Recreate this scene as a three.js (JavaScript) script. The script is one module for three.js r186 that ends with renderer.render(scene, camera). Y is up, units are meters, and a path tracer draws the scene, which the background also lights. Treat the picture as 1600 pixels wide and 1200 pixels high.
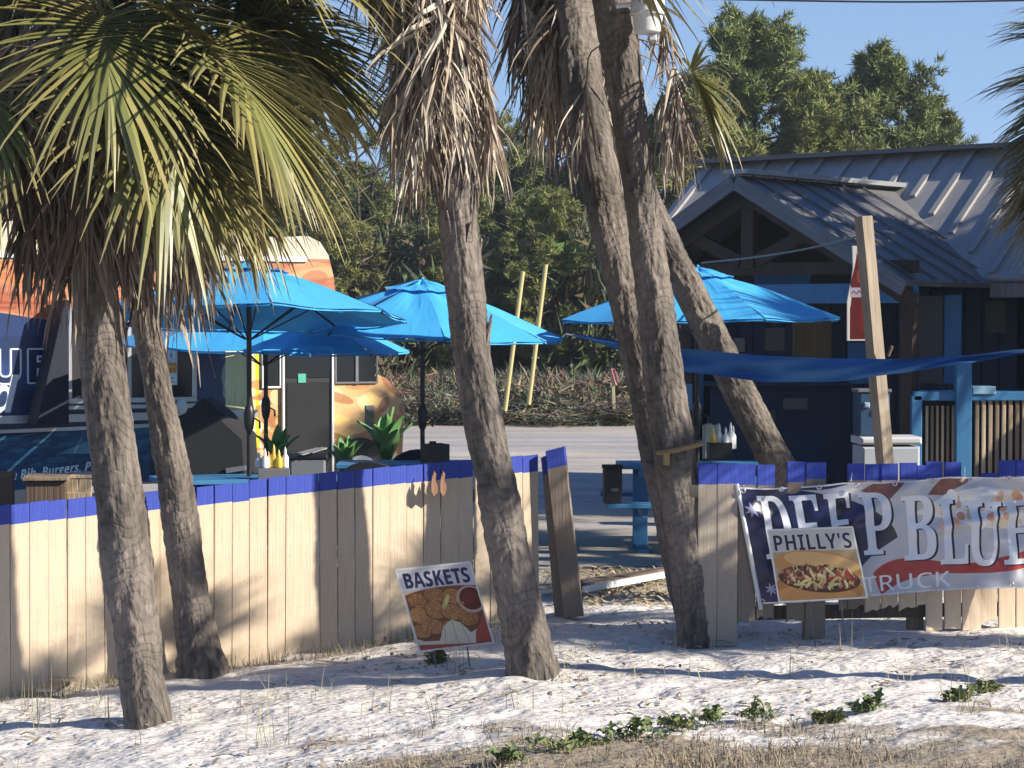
import * as THREE from 'three';
import { mergeGeometries } from 'three/addons/utils/BufferGeometryUtils.js';

// ---------------------------------------------------------------- camera, sky, sun, exposure
const FPX = 3600, HORIZON = 505, EYE = 2.0;                       // focal length and horizon of the photograph (1600 x 1200)
const scene = new THREE.Scene();
const camera = new THREE.PerspectiveCamera(2 * Math.atan(600 / FPX) * 180 / Math.PI, 4 / 3, 0.1, 1500);
camera.position.set(0, EYE, 0);
camera.rotation.x = -Math.atan((600 - HORIZON) / FPX);
camera.updateMatrixWorld(true);
const renderer = new THREE.WebGLRenderer({ antialias: true });
renderer.toneMapping = THREE.LinearToneMapping;
renderer.toneMappingExposure = 1.6;
renderer.shadowMap.enabled = true;

const SUN_EL = 28 * Math.PI / 180, SUN_AZ = 20 * Math.PI / 180;    // from the right, a little on the camera's side
const sunDir = new THREE.Vector3(Math.cos(SUN_EL) * Math.cos(SUN_AZ), Math.sin(SUN_EL), Math.cos(SUN_EL) * Math.sin(SUN_AZ));
const sun = new THREE.DirectionalLight(new THREE.Color(1, 0.93, 0.82), 5.0);
sun.name = 'sun';
sun.target.position.set(0, 1, -17);
sun.position.copy(sun.target.position).addScaledVector(sunDir, 60);
sun.castShadow = true;
Object.assign(sun.shadow.camera, { left: -22, right: 22, top: 22, bottom: -22, near: 1, far: 140 });
sun.shadow.mapSize.set(4096, 4096); sun.shadow.bias = -0.0005;
scene.add(sun, sun.target);
{
  const W = 64, H = 128, data = new Float32Array(W * H * 4);
  for (let j = 0; j < H; j++) {
    const el = ((j + 0.5) / H - 0.5) * Math.PI, k = Math.max(0, Math.sin(el)), t = 1 - Math.pow(1 - k, 3.2);
    const c = el < 0 ? [0.20, 0.20, 0.19] : [0.36 + (0.05 - 0.36) * t, 0.53 + (0.13 - 0.53) * t, 0.76 + (0.36 - 0.76) * t];
    for (let i = 0; i < W; i++) { const o = (j * W + i) * 4; data[o] = c[0] * 0.8; data[o + 1] = c[1] * 0.82; data[o + 2] = c[2] * 0.83; data[o + 3] = 1; }
  }
  const sky = new THREE.DataTexture(data, W, H, THREE.RGBAFormat, THREE.FloatType);
  sky.mapping = THREE.EquirectangularReflectionMapping; sky.magFilter = sky.minFilter = THREE.LinearFilter; sky.needsUpdate = true;
  scene.background = sky; scene.environment = sky;
  scene.fog = new THREE.FogExp2(new THREE.Color(0.72, 0.8, 0.9), 0.0006);
}

// ---------------------------------------------------------------- helpers
const V = (x, y, z) => new THREE.Vector3(x, y, z);
function rng(seed) { let s = seed >>> 0; return () => { s = (s + 0x6d2b79f5) >>> 0; let t = Math.imul(s ^ (s >>> 15), 1 | s); t = (t + Math.imul(t ^ (t >>> 7), 61 | t)) ^ t; return ((t ^ (t >>> 14)) >>> 0) / 4294967296; }; }
const lerp = (a, b, t) => a + (b - a) * t, clamp = (x, a, b) => Math.min(b, Math.max(a, x));
const sstep = (a, b, x) => { const t = clamp((x - a) / (b - a), 0, 1); return t * t * (3 - 2 * t); };
function hash(x, y, s = 0) { let h = Math.imul(x | 0, 374761393) + Math.imul(y | 0, 668265263) + Math.imul(s | 0, 974711); h = Math.imul(h ^ (h >>> 13), 1274126177); return ((h ^ (h >>> 16)) >>> 0) / 4294967296; }
function vnoise(x, y, s = 0, px = 0, py = 0) {                     // value noise, periodic when px, py are set
  const xi = Math.floor(x), yi = Math.floor(y), fx = x - xi, fy = y - yi, u = fx * fx * (3 - 2 * fx), v = fy * fy * (3 - 2 * fy);
  const m = (a, p) => p ? ((a % p) + p) % p : a;
  const a = hash(m(xi, px), m(yi, py), s), b = hash(m(xi + 1, px), m(yi, py), s), c = hash(m(xi, px), m(yi + 1, py), s), d = hash(m(xi + 1, px), m(yi + 1, py), s);
  return lerp(lerp(a, b, u), lerp(c, d, u), v);
}
function fbm(x, y, o = 4, s = 0) { let r = 0, a = 0.5, n = 0; for (let i = 0; i < o; i++) { r += a * vnoise(x, y, s + i); n += a; a *= 0.5; x *= 2.03; y *= 2.03; } return r / n; }
function pfbm(u, v, fx, fy, o, s) { let r = 0, a = 0.5, n = 0; for (let i = 0; i < o; i++) { r += a * vnoise(u * fx, v * fy, s + i, fx, fy); n += a; a *= 0.5; fx *= 2; fy *= 2; } return r / n; }

const rayOf = (px, py) => V((px - 800) / FPX, (600 - py) / FPX, -1).applyQuaternion(camera.quaternion);
function P(px, py, d) { const r = rayOf(px, py); return V(0, EYE, 0).addScaledVector(r, d / -r.z); }   // where photograph pixel px, py lies at distance d
function groundH(x, d) {                                           // the lie of the land: lower on the left, flat beyond the fence
  const xc = clamp(x, -4.2, 6), slope = xc < 0 ? 0.095 * xc : 0.022 * xc;
  return slope * (1 - sstep(16.2, 20, d));
}
function G(px, py) {                                               // the ground point seen at a pixel
  const r = rayOf(px, py); let a = 5, b = 120;
  for (let i = 0; i < 60; i++) { const m = (a + b) / 2, k = m / -r.z, y = EYE + r.y * k; if (y > groundH(r.x * k, m)) a = m; else b = m; }
  return V(r.x * a / -r.z, EYE + r.y * a / -r.z, -a);
}
class Plane {                                                      // an upright plane through O along the horizontal direction dir
  constructor(O, dir) { this.O = O.clone(); this.d = dir.clone().setY(0).normalize(); this.n = V(-this.d.z, 0, this.d.x); this.turn = Math.atan2(-this.d.z, this.d.x); }
  at(px, py, off = 0) { const r = rayOf(px, py), o = V(0, EYE, 0), q = this.O.clone().addScaledVector(this.n, off), t = q.sub(o).dot(this.n) / r.dot(this.n), p = o.addScaledVector(r, t).sub(this.O); return [p.dot(this.d), p.y]; }
  world(X, Y, Z = 0) { return this.O.clone().addScaledVector(this.d, X).addScaledVector(this.n, Z).add(V(0, Y, 0)); }
}

const used = new Map();
function numbered(name) { const n = used.get(name) ?? 0; used.set(name, n + 1); return n ? name + '_' + String(n).padStart(3, '0') : name; }
function tag(o, label, category, group, kind) { o.userData.label = label; if (category) o.userData.category = category; if (group) o.userData.group = group; if (kind) o.userData.kind = kind; return o; }
function thing(name, pos, turn, label, category, group) { const g = new THREE.Group(); g.name = numbered(name); g.position.copy(pos); g.rotation.y = turn || 0; scene.add(g); tag(g, label, category, group); g.updateMatrixWorld(true); return g; }
function mesh(name, geo, mat, parent) { const m = new THREE.Mesh(geo, mat); m.name = parent && parent !== scene ? name : numbered(name); m.castShadow = m.receiveShadow = true; (parent || scene).add(m); return m; }
function wmesh(name, geo, mat, parent) { const m = mesh(name, geo, mat, scene); m.name = name; parent.updateMatrixWorld(true); parent.attach(m); return m; }   // geometry in world space, made a child
function lone(name, geo, mat, label, category, group, kind) { geo.computeBoundingBox(); const c = geo.boundingBox.getCenter(V(0, 0, 0)); c.y = geo.boundingBox.min.y; geo.translate(-c.x, -c.y, -c.z); const m = mesh(name, geo, mat, scene); m.position.copy(c); return tag(m, label, category, group, kind); }
function cloneThing(src, pos, turn, label) { const c = src.clone(); c.name = numbered(src.name.replace(/_\d{3}$/, '')); c.userData = { ...src.userData }; if (label) c.userData.label = label; c.position.copy(pos); c.rotation.y = turn; scene.add(c); return c; }

const flat = (g) => { const r = g.index ? g.toNonIndexed() : g; for (const k of Object.keys(r.attributes)) if (!['position', 'normal', 'uv', 'color'].includes(k)) r.deleteAttribute(k); return r; };
const join = (list) => mergeGeometries(list.map(flat));
function box(w, h, d, x = 0, y = 0, z = 0, b = 0.004) {             // a box with chamfered edges, centred at x, y, z
  b = Math.min(b, w * 0.3, h * 0.3, d * 0.3);
  const g = new THREE.ExtrudeGeometry(new THREE.Shape([[-w / 2 + b, -h / 2 + b], [w / 2 - b, -h / 2 + b], [w / 2 - b, h / 2 - b], [-w / 2 + b, h / 2 - b]].map((p) => new THREE.Vector2(...p))), { depth: d - 2 * b, bevelEnabled: true, bevelThickness: b, bevelSize: b, bevelSegments: 1 });
  return flat(g.translate(x, y, z - d / 2 + b));
}
function poly(pts, depth, bevel = 0.004) {                         // outline in the XY plane, front face at z = 0, going back by depth
  const g = new THREE.ExtrudeGeometry(new THREE.Shape(pts.map((p) => new THREE.Vector2(p[0], p[1]))), { depth: depth - 2 * bevel, bevelEnabled: bevel > 0, bevelThickness: bevel, bevelSize: bevel * 0.8, bevelSegments: 1, curveSegments: 8 });
  return flat(g.translate(0, 0, -depth + bevel));
}
function bar(a, b, w, h, roll = 0) {                               // a rectangular bar from a to b
  const L = a.distanceTo(b), g = box(w, h, L), m = new THREE.Matrix4(), q = new THREE.Quaternion();
  const z = b.clone().sub(a).normalize(), up = Math.abs(z.y) > 0.98 ? V(0, 0, 1) : V(0, 1, 0), x = up.clone().cross(z).normalize(), y = z.clone().cross(x);
  g.applyMatrix4(new THREE.Matrix4().makeRotationZ(roll)); m.makeBasis(x, y, z).setPosition(a.clone().add(b).multiplyScalar(0.5)); return g.applyMatrix4(m);
}
function rod(a, b, r0, r1 = r0, n = 10) {
  const L = a.distanceTo(b), g = new THREE.CylinderGeometry(r1, r0, L, n, 1), q = new THREE.Quaternion().setFromUnitVectors(V(0, 1, 0), b.clone().sub(a).normalize());
  return flat(g.applyQuaternion(q).translate((a.x + b.x) / 2, (a.y + b.y) / 2, (a.z + b.z) / 2));
}
function tube(pts, r, n = 40, k = 6) { return flat(new THREE.TubeGeometry(new THREE.CatmullRomCurve3(pts), n, r, k)); }
function surf(fn, nu, nv) {                                        // a sheet fn(u, v) -> Vector3, with uv = u, v
  const pos = [], uv = [], idx = [];
  for (let j = 0; j <= nv; j++) for (let i = 0; i <= nu; i++) { const p = fn(i / nu, j / nv); pos.push(p.x, p.y, p.z); uv.push(i / nu, j / nv); }
  for (let j = 0; j < nv; j++) for (let i = 0; i < nu; i++) { const a = j * (nu + 1) + i, b = a + 1, c = a + nu + 1, d = c + 1; idx.push(a, b, d, a, d, c); }
  const g = new THREE.BufferGeometry(); g.setAttribute('position', new THREE.Float32BufferAttribute(pos, 3)); g.setAttribute('uv', new THREE.Float32BufferAttribute(uv, 2)); g.setIndex(idx); g.computeVertexNormals(); return g;
}
function colour(g, fn) {                                           // vertex colours from a function of position
  g = flat(g); const p = g.attributes.position, c = new Float32Array(p.count * 3);
  for (let i = 0; i < p.count; i += 3) { const x = (p.getX(i) + p.getX(i + 1) + p.getX(i + 2)) / 3, y = (p.getY(i) + p.getY(i + 1) + p.getY(i + 2)) / 3, z = (p.getZ(i) + p.getZ(i + 1) + p.getZ(i + 2)) / 3, k = fn(x, y, z); for (let j = 0; j < 3; j++) c.set(k, (i + j) * 3); }
  g.setAttribute('color', new THREE.BufferAttribute(c, 3)); return g;
}

// ---------------------------------------------------------------- materials
const toS = (l) => Math.round(255 * clamp(l <= 0.0031308 ? l * 12.92 : 1.055 * Math.pow(l, 1 / 2.4) - 0.055, 0, 1));
function texture(w, h, fn, rx = 1, ry = 1, data = false) {
  const d = new Uint8Array(w * h * 4);
  for (let j = 0; j < h; j++) for (let i = 0; i < w; i++) { const c = fn(i / w, j / h), o = (j * w + i) * 4; for (let k = 0; k < 3; k++) d[o + k] = data ? Math.round(255 * clamp(Array.isArray(c) ? c[k] : c, 0, 1)) : toS(Array.isArray(c) ? c[k] : c); d[o + 3] = 255; }
  const t = new THREE.DataTexture(d, w, h); t.magFilter = THREE.LinearFilter; t.minFilter = THREE.LinearMipmapLinearFilter; t.generateMipmaps = true; t.wrapS = t.wrapT = THREE.RepeatWrapping; t.repeat.set(rx, ry); if (!data) t.colorSpace = THREE.SRGBColorSpace; t.needsUpdate = true; return t;
}
function canvasTex(w, h, draw) { const c = document.createElement('canvas'); c.width = w; c.height = h; draw(c.getContext('2d'), w, h); const t = new THREE.CanvasTexture(c); t.colorSpace = THREE.SRGBColorSpace; t.anisotropy = 8; return t; }
const mat = (r, g, b, o = {}) => new THREE.MeshStandardMaterial({ color: new THREE.Color().setRGB(r, g, b), roughness: 0.75, side: THREE.DoubleSide, ...o });
// wear: patches and specks as a multiplier near 1, for paint and wood
const wearMap = texture(512, 512, (u, v) => { const a = pfbm(u, v, 8, 3, 4, 11), b = pfbm(u, v, 64, 12, 2, 21), s = pfbm(u, v, 90, 90, 1, 31) > 0.9 ? 0.78 : 1; const k = (0.82 + 0.24 * a + 0.1 * (b - 0.5)) * s; return [k, k * 0.99, k * 0.97]; }, 1.3, 1.3);
const grainMap = texture(512, 512, (u, v) => { const w = pfbm(u, v, 4, 2, 3, 5), a = pfbm(u + 0.08 * w, v, 60, 3, 3, 41), b = pfbm(u, v, 6, 4, 4, 51); const k = 0.5 + 0.5 * a + 0.35 * (b - 0.5); return [k, k * 0.97, k * 0.93]; }, 2, 0.8);
const grainBump = texture(256, 256, (u, v) => pfbm(u, v, 50, 4, 3, 61), 2, 0.8, true);
const M = {
  paint: new THREE.MeshStandardMaterial({ color: 0xffffff, vertexColors: true, roughness: 0.72, map: wearMap, bumpMap: grainBump, bumpScale: 0.002, side: THREE.DoubleSide }),
  wood: mat(0.30, 0.225, 0.155, { map: grainMap, bumpMap: grainBump, bumpScale: 0.003, roughness: 0.85 }),
  darkWood: mat(0.135, 0.095, 0.07, { map: grainMap, bumpMap: grainBump, bumpScale: 0.004, roughness: 0.9 }),
  paleWood: mat(0.62, 0.50, 0.36, { map: grainMap, bumpMap: grainBump, bumpScale: 0.003, roughness: 0.85 }),
  blue: mat(0.042, 0.19, 0.39, { map: wearMap, roughness: 0.55 }),
  black: mat(0.012, 0.012, 0.014, { roughness: 0.5 }),
  blackCloth: mat(0.018, 0.018, 0.02, { roughness: 0.9 }),
  grey: mat(0.16, 0.16, 0.165, { roughness: 0.6 }),
  white: mat(0.78, 0.78, 0.76, { roughness: 0.45 }),
  metal: mat(0.62, 0.62, 0.63, { roughness: 0.35, metalness: 0.85 }),
  glass: mat(0.02, 0.023, 0.026, { roughness: 0.08 }),
  pole: mat(0.02, 0.018, 0.02, { roughness: 0.4 }),
};
// ---------------------------------------------------------------- ground, road
{
  const ds = []; for (let d = -80; d < 9; d += 8) ds.push(d); ds.push(9); for (let d = 9.4; d < 17.6; d += 0.024) ds.push(d); for (let d = 17.7; d < 60; d += 0.35) ds.push(d); for (let d = 62; d < 900; d *= 1.25) ds.push(d);
  const NX = 440, pos = [], col = [], uv = [], idx = [];
  const hw = (d) => d < 9 ? 6.2 + (9 - d) * 1.5 : d < 18 ? 6.2 : 6.2 + (d - 18) * 1.3;
  for (const d of ds) for (let i = 0; i <= NX; i++) {
    const s = i / NX * 2 - 1, x = s * hw(d);
    const near = sstep(7, 10, d) * (1 - sstep(16, 19.5, d)), big = fbm(x * 0.9, d * 0.9, 2, 3) - 0.5, mid = fbm(x * 2.6, d * 3.2, 3, 8) - 0.5, pit = Math.pow(vnoise(x * 6.5, d * 7.5, 19), 2.2), fine = fbm(x * 14, d * 16, 2, 29) - 0.5;
    const y = groundH(x, d) + near * (0.06 * big + 0.055 * mid - 0.03 * pit + 0.007 * fine + 0.012);
    pos.push(x, y, -d); uv.push(x, d);
    const patch = fbm(x * 1.7, d * 2.8, 4, 71), edge = 11.35 - 0.42 * clamp((1.2 - x) / 2.5, 0, 1.6) + 0.14 * x;           // the dry verge in front of the sand
    const turf = clamp((edge - d) / 0.5 + (patch - 0.53) * 7, 0, 1), litter = clamp((patch - 0.58) * 6, 0, 1) * 0.3;
    const yard = sstep(15.6, 17.2, d + (patch - 0.5) * 1.6), far = sstep(44, 47, d);
    let c = [0.74, 0.695, 0.645];
    const mix = (k, r, g, b) => { c = [lerp(c[0], r, k), lerp(c[1], g, k), lerp(c[2], b, k)]; };
    mix(litter, 0.34, 0.28, 0.21); mix(turf * 0.9, 0.27, 0.215, 0.145); mix(yard, 0.42, 0.36, 0.29); mix(far, 0.2, 0.17, 0.12);
    col.push(...c);
  }
  for (let j = 0; j < ds.length - 1; j++) for (let i = 0; i < NX; i++) { const a = j * (NX + 1) + i, b = a + 1, c = a + NX + 1, e = c + 1; idx.push(a, b, e, a, e, c); }
  const g = new THREE.BufferGeometry(); g.setAttribute('position', new THREE.Float32BufferAttribute(pos, 3)); g.setAttribute('color', new THREE.Float32BufferAttribute(col, 3)); g.setAttribute('uv', new THREE.Float32BufferAttribute(uv, 2)); g.setIndex(idx); g.computeVertexNormals();
  const sandMap = texture(1024, 1024, (u, v) => { const a = pfbm(u, v, 90, 140, 2, 3), b = pfbm(u, v, 22, 34, 3, 9), s = pfbm(u, v, 150, 210, 1, 13); const dark = s > 0.9 ? 0.55 : s > 0.84 ? 0.8 : 1, k = (0.72 + 0.26 * a + 0.22 * b) * dark; return [k, k * 0.985, k * 0.965]; }, 1 / 2.3, 1 / 2.3);
  const sandBump = texture(512, 512, (u, v) => pfbm(u, v, 40, 60, 3, 77), 1 / 1.9, 1 / 1.9, true);
  const m = mesh('ground', g, new THREE.MeshStandardMaterial({ vertexColors: true, roughness: 0.97, map: sandMap, bumpMap: sandBump, bumpScale: 0.02, side: THREE.DoubleSide }), scene);
  tag(m, 'white sand strip with dry verge, footprints and scattered litter', null, null, 'structure');
  // the car park and road behind the fence: one sheet of worn asphalt with a ragged edge
  const rpos = [], ridx = [], ruv = []; const n = 120;
  for (let i = 0; i <= n; i++) { const x0 = -34 + 68 * i / n, near = 18.6 + (fbm(x0 * 1.3, 2, 3, 5) - 0.5) * 1.1, farE = 43.5 + (fbm(x0 * 0.8, 7, 3, 6) - 0.5) * 2.4; for (const d of [near, 24, 31, farE]) { rpos.push(x0, 0.012, -d); ruv.push(x0, d); } }
  for (let i = 0; i < n; i++) for (let k = 0; k < 3; k++) { const a = i * 4 + k, b = a + 4; ridx.push(a, b, b + 1, a, b + 1, a + 1); }
  const rg = new THREE.BufferGeometry(); rg.setAttribute('position', new THREE.Float32BufferAttribute(rpos, 3)); rg.setAttribute('uv', new THREE.Float32BufferAttribute(ruv, 2)); rg.setIndex(ridx); rg.computeVertexNormals();
  const roadMap = texture(1024, 1024, (u, v) => { const a = pfbm(u, v, 200, 200, 1, 3), b = pfbm(u, v, 4, 20, 4, 19), c = pfbm(u, v, 3, 6, 3, 29), k = 0.33 + 0.08 * (a - 0.5) + 0.2 * (b - 0.5), t = clamp((c - 0.45) * 4, 0, 1); return [lerp(k * 1.08, k * 1.32, t), lerp(k * 0.99, k * 1.13, t), lerp(k * 0.9, k * 0.88, t)]; }, 1 / 11, 1 / 11);
  tag(mesh('road', rg, mat(1, 1, 1, { map: roadMap, roughness: 0.92 }), scene), 'worn pale asphalt of car park and road', null, null, 'structure');
}

// ---------------------------------------------------------------- background woods
const NEEDLE = new THREE.MeshStandardMaterial({ vertexColors: true, roughness: 0.7, side: THREE.DoubleSide });
const BARK = mat(0.105, 0.088, 0.073, { map: grainMap, roughness: 0.95 });
function tuftInto(out, r, c, R, dir, n, len, wid, green) {          // one tuft of needles: thin tapered blades round a twig end
  for (let i = 0; i < n; i++) {
    const a = V(r() * 2 - 1, r() * 2 - 1, r() * 2 - 1).normalize().addScaledVector(dir, 0.7).normalize(), s = V(r() * 2 - 1, r() * 2 - 1, r() * 2 - 1).cross(a).normalize().multiplyScalar(wid * (0.6 + 0.8 * r()));
    const o = c.clone().add(V(r() - 0.5, r() - 0.5, r() - 0.5).multiplyScalar(R)), e = o.clone().addScaledVector(a, len * (0.6 + 0.7 * r()));
    out.p.push(o.x - s.x, o.y - s.y, o.z - s.z, o.x + s.x, o.y + s.y, o.z + s.z, e.x, e.y, e.z);
    const k = 0.7 + 0.6 * r(), q = [green[0] * k, green[1] * k, green[2] * k]; out.c.push(...q, ...q, ...q);
  }
}
function soup(out) { const g = new THREE.BufferGeometry(); g.setAttribute('position', new THREE.Float32BufferAttribute(out.p, 3)); g.setAttribute('color', new THREE.Float32BufferAttribute(out.c, 3)); g.computeVertexNormals(); return g; }
function pineParts(seed, H, spread, low, tufts, open, green) {        // trunk + branches geometry, crown geometry
  const r = rng(seed), wood = [], out = { p: [], c: [] }, lean = (r() - 0.5) * 0.05 * H;
  const axis = (t) => V(lean * t * t + Math.sin(t * 5 + seed) * 0.06, H * t, Math.cos(t * 4 + seed) * 0.08);
  const rad = 0.012 * H * (open ? 1 : 1.1);
  for (let i = 0; i < 9; i++) wood.push(rod(axis(i / 9), axis((i + 1) / 9), rad * (1 - i / 9.6), rad * (1 - (i + 1) / 9.6), 8));
  const nb = open ? 34 : 52;
  for (let b = 0; b < nb; b++) {
    const t = low + (0.97 - low) * (b + r() * 0.9) / nb, az = b * 2.4 + r(), k = (t - low) / (1 - low);
    const prof = Math.pow(Math.sin(Math.PI * clamp(0.16 + 0.84 * k, 0, 1)), 0.7) * (1 - 0.5 * k), L = spread * prof * (0.65 + 0.6 * r()), rise = lerp(0.05, 0.9, k) + (r() - 0.4) * 0.4;
    const o = axis(t), e = o.clone().add(V(Math.cos(az) * L, rise * L, Math.sin(az) * L)), mid = o.clone().lerp(e, 0.5).add(V(0, -0.1 * L, 0));
    wood.push(rod(o, mid, rad * 0.34 * (1 - 0.5 * t), rad * 0.24, 5), rod(mid, e, rad * 0.24, rad * 0.08, 5));
    const m = Math.round(tufts / nb * (0.5 + prof));
    for (let i = 0; i < m; i++) {
      const q = open ? 0.55 + 0.5 * r() : 0.25 + 0.8 * Math.sqrt(r()), c = (q < 0.5 ? o.clone().lerp(mid, q * 2) : mid.clone().lerp(e, q * 2 - 1)).add(V(r() - 0.5, r() - 0.4, r() - 0.5).multiplyScalar((open ? 0.55 : 0.75) * (0.4 + 0.25 * L)));
      const g2 = 1.15 + 0.75 * r(); tuftInto(out, r, c, 0.16, V(0, 0.5, 0).add(e.clone().sub(o).normalize().multiplyScalar(0.5)), open ? 30 : 34, 0.23, 0.019, [green[0] * g2, green[1] * g2, green[2] * g2]);
    }
  }
  return [join(wood), soup(out)];
}
const PINES = [
  pineParts(11, 9.5, 2.1, 0.28, 1300, false, [0.135, 0.142, 0.036]),     // 0 dense round olive
  pineParts(23, 9.0, 2.3, 0.32, 1500, false, [0.108, 0.128, 0.036]),     // 1 dense dark
  pineParts(37, 10, 2.2, 0.36, 260, true, [0.1, 0.115, 0.033]),      // 2 open, branches showing
  pineParts(53, 8.0, 1.9, 0.18, 520, false, [0.145, 0.145, 0.04]),       // 3 low, yellowish
  pineParts(71, 10.5, 2.0, 0.45, 240, true, [0.09, 0.104, 0.032]),     // 4 open, tall bare stem
];
function pine(px, top, d, k, turn, label, group) {                     // px: where it stands, top: the pixel row its top reaches
  const o = P(px, HORIZON, d); o.y = groundH(0, 40) - 0.1;
  const H = EYE + (HORIZON - top) * d / FPX + 0.1, t = thing('pine_tree', o, turn, label, 'pine tree', group), g = PINES[k]; g[0].computeBoundingBox();
  const s = H / Math.max(g[0].boundingBox.max.y, 1); t.scale.set(lerp(1, s, 0.8), s, lerp(1, s, 0.8));
  mesh('trunk', g[0], BARK, t); mesh('crown', g[1], NEEDLE, t); return t;
}
pine(1178, 28, 56, 1, 0.4, 'tall dense pine rising over the left end of the kiosk roof', null);
pine(1372, 86, 58, 1, 2.1, 'rounded dark pine standing alone against the sky behind the kiosk roof ridge', null);
pine(1268, 128, 55, 0, 1.0, 'shorter olive pine in the dip between the two tall pines behind the kiosk', null);
pine(1455, 160, 60, 0, 3.0, 'small pine at the right-hand end of the tree line behind the kiosk', null);
pine(1090, 120, 54, 3, 0.2, 'yellowish bushy pine between the leaning palm and the kiosk gable', null);
pine(1025, 190, 57, 0, 5.0, 'olive pine showing just right of the dark twin palm trunks', null);
pine(560, 150, 52, 2, 0.8, 'open pine with bare dark branches in front of sky gaps, left of the central palm', null);
pine(470, 130, 55, 4, 2.6, 'thin open pine behind the tan rounded roof end of the food truck', null);
const WG = 'pines of the wood behind the road', WL = 'dark pine among others in the wood behind the road';
[[560, 260, 62, 0, 2.7], [760, 240, 62, 1, 0.9], [830, 230, 60, 0, 1.9], [640, 190, 57, 2, 4], [800, 190, 53, 2, 1.5], [872, 120, 57, 4, 3.3], [735, 150, 60, 0, 0.3], [950, 150, 60, 1, 1.1], [405, 110, 60, 1, 2], [320, 90, 58, 0, 3], [215, 110, 60, 1, 4], [120, 120, 57, 3, 5], [30, 90, 58, 1, 0.5], [-70, 60, 60, 0, 1], [1530, 300, 64, 3, 2], [1620, 260, 62, 1, 2.2],
  [520, 330, 50, 3, 2.2], [700, 330, 51, 3, 0.7], [860, 300, 51, 0, 4.4], [960, 330, 52, 3, 5.2], [610, 300, 58, 1, 5.9], [1120, 270, 58, 1, 2.9], [1200, 230, 60, 0, 0.1], [1310, 220, 62, 1, 4.1]].forEach((a) => pine(...a, WL, WG));
{ // undergrowth below the pines and the grey brush along the road, each one mass
  const r = rng(5), scatter = (name, label, n, place, mk, kind) => {
    const im = new THREE.InstancedMesh(mk, NEEDLE, n), o = new THREE.Object3D(); im.name = name; im.castShadow = im.receiveShadow = true;
    for (let i = 0; i < n; i++) { const [x, d, s, sy] = place(i); o.position.set(x, -0.05, -d); o.rotation.set(0, r() * 6.3, 0); o.scale.set(s, sy, s); o.updateMatrix(); im.setMatrixAt(i, o.matrix); }
    scene.add(im); tag(im, label, 'undergrowth', null, kind);
  };
  const bush = { p: [], c: [] };
  for (let i = 0; i < 240; i++) { const h = r(), c = V((r() - 0.5) * 1.7, h * 1.9, (r() - 0.5) * 1.7); tuftInto(bush, r, c, 0.25, V(0, 0.8, 0), 14, 0.3, 0.03, [[0.085, 0.10, 0.036], [0.058, 0.075, 0.028], [0.13, 0.105, 0.06]][i % 3].map((v) => v * (0.7 + 0.6 * r()))); }
  const brush = { p: [], c: [] };
  for (let i = 0; i < 150; i++) { const c = V((r() - 0.5) * 1.6, Math.pow(r(), 1.4) * 0.85, (r() - 0.5) * 1.2); tuftInto(brush, r, c, 0.22, V(0, 0.9, 0), 12, 0.3, 0.016, [[0.2, 0.165, 0.115], [0.13, 0.12, 0.075], [0.1, 0.105, 0.05]][i % 3].map((v) => v * (0.75 + 0.6 * r()))); }
  scatter('woods_undergrowth', 'dark tangled shrubs filling the wood below the pines', 210, (i) => { const d = 51 + r() * 13, x = (r() * 2 - 1) * d * 0.27; return [x, d, 1.2 + r() * 0.7, 0.9 + r() * 1.25]; }, soup(bush), 'stuff');
  scatter('roadside_brush', 'low grey brown brush along the far edge of the road', 330, (i) => { const d = 45.5 + r() * 6, x = (r() * 2 - 1) * d * 0.27; return [x, d, 0.9 + r() * 0.7, (0.65 + r() * 0.6) * (d < 47 ? 0.5 : 0.85)]; }, soup(brush), 'stuff');
}
// ---------------------------------------------------------------- palms
const trunkMap = texture(512, 1024, (u, v) => {
  const w = pfbm(u, v, 5, 7, 3, 3), ring = Math.pow(0.5 + 0.5 * Math.sin((v * 24 + w * 4) * 6.283), 6), st = pfbm(u, v, 40, 26, 3, 12), pa = pfbm(u, v, 4, 6, 4, 22), li = pfbm(u, v, 26, 40, 2, 33) > 0.74 ? 1.3 : 1;
  const cr = pfbm(u, v, 34, 9, 2, 44), k = (0.42 + 0.6 * st + 0.9 * (pa - 0.5)) * (1 - 0.25 * ring * pfbm(u, v, 8, 10, 2, 55) * 1.6) * li * (cr > 0.7 ? 0.65 : 1); return [0.21 * k, 0.175 * k, 0.146 * k];
}, 1, 1 / 1.7);
const trunkBump = texture(512, 1024, (u, v) => { const w = pfbm(u, v, 5, 7, 3, 3), ring = Math.pow(0.5 + 0.5 * Math.sin((v * 24 + w * 4) * 6.283), 6); return 0.75 * pfbm(u, v, 40, 26, 3, 12) + 0.4 * pfbm(u, v, 30, 60, 2, 8) - 0.18 * ring; }, 1, 1 / 1.7, true);
const TRUNK = new THREE.MeshStandardMaterial({ map: trunkMap, bumpMap: trunkBump, bumpScale: 0.013, roughness: 0.92, side: THREE.DoubleSide });
const FROND = new THREE.MeshPhysicalMaterial({ vertexColors: true, roughness: 0.42, side: THREE.DoubleSide, transmission: 0.12, thickness: 0 });
const DEAD_SHADED = new THREE.MeshStandardMaterial({ color: new THREE.Color().setRGB(0.5, 0.46, 0.45), vertexColors: true, roughness: 0.85, side: THREE.DoubleSide });  // darker dead-frond copy: shade of the nearest palm's skirt is put into the colour
const DEAD = new THREE.MeshStandardMaterial({ vertexColors: true, roughness: 0.8, side: THREE.DoubleSide });
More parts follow.
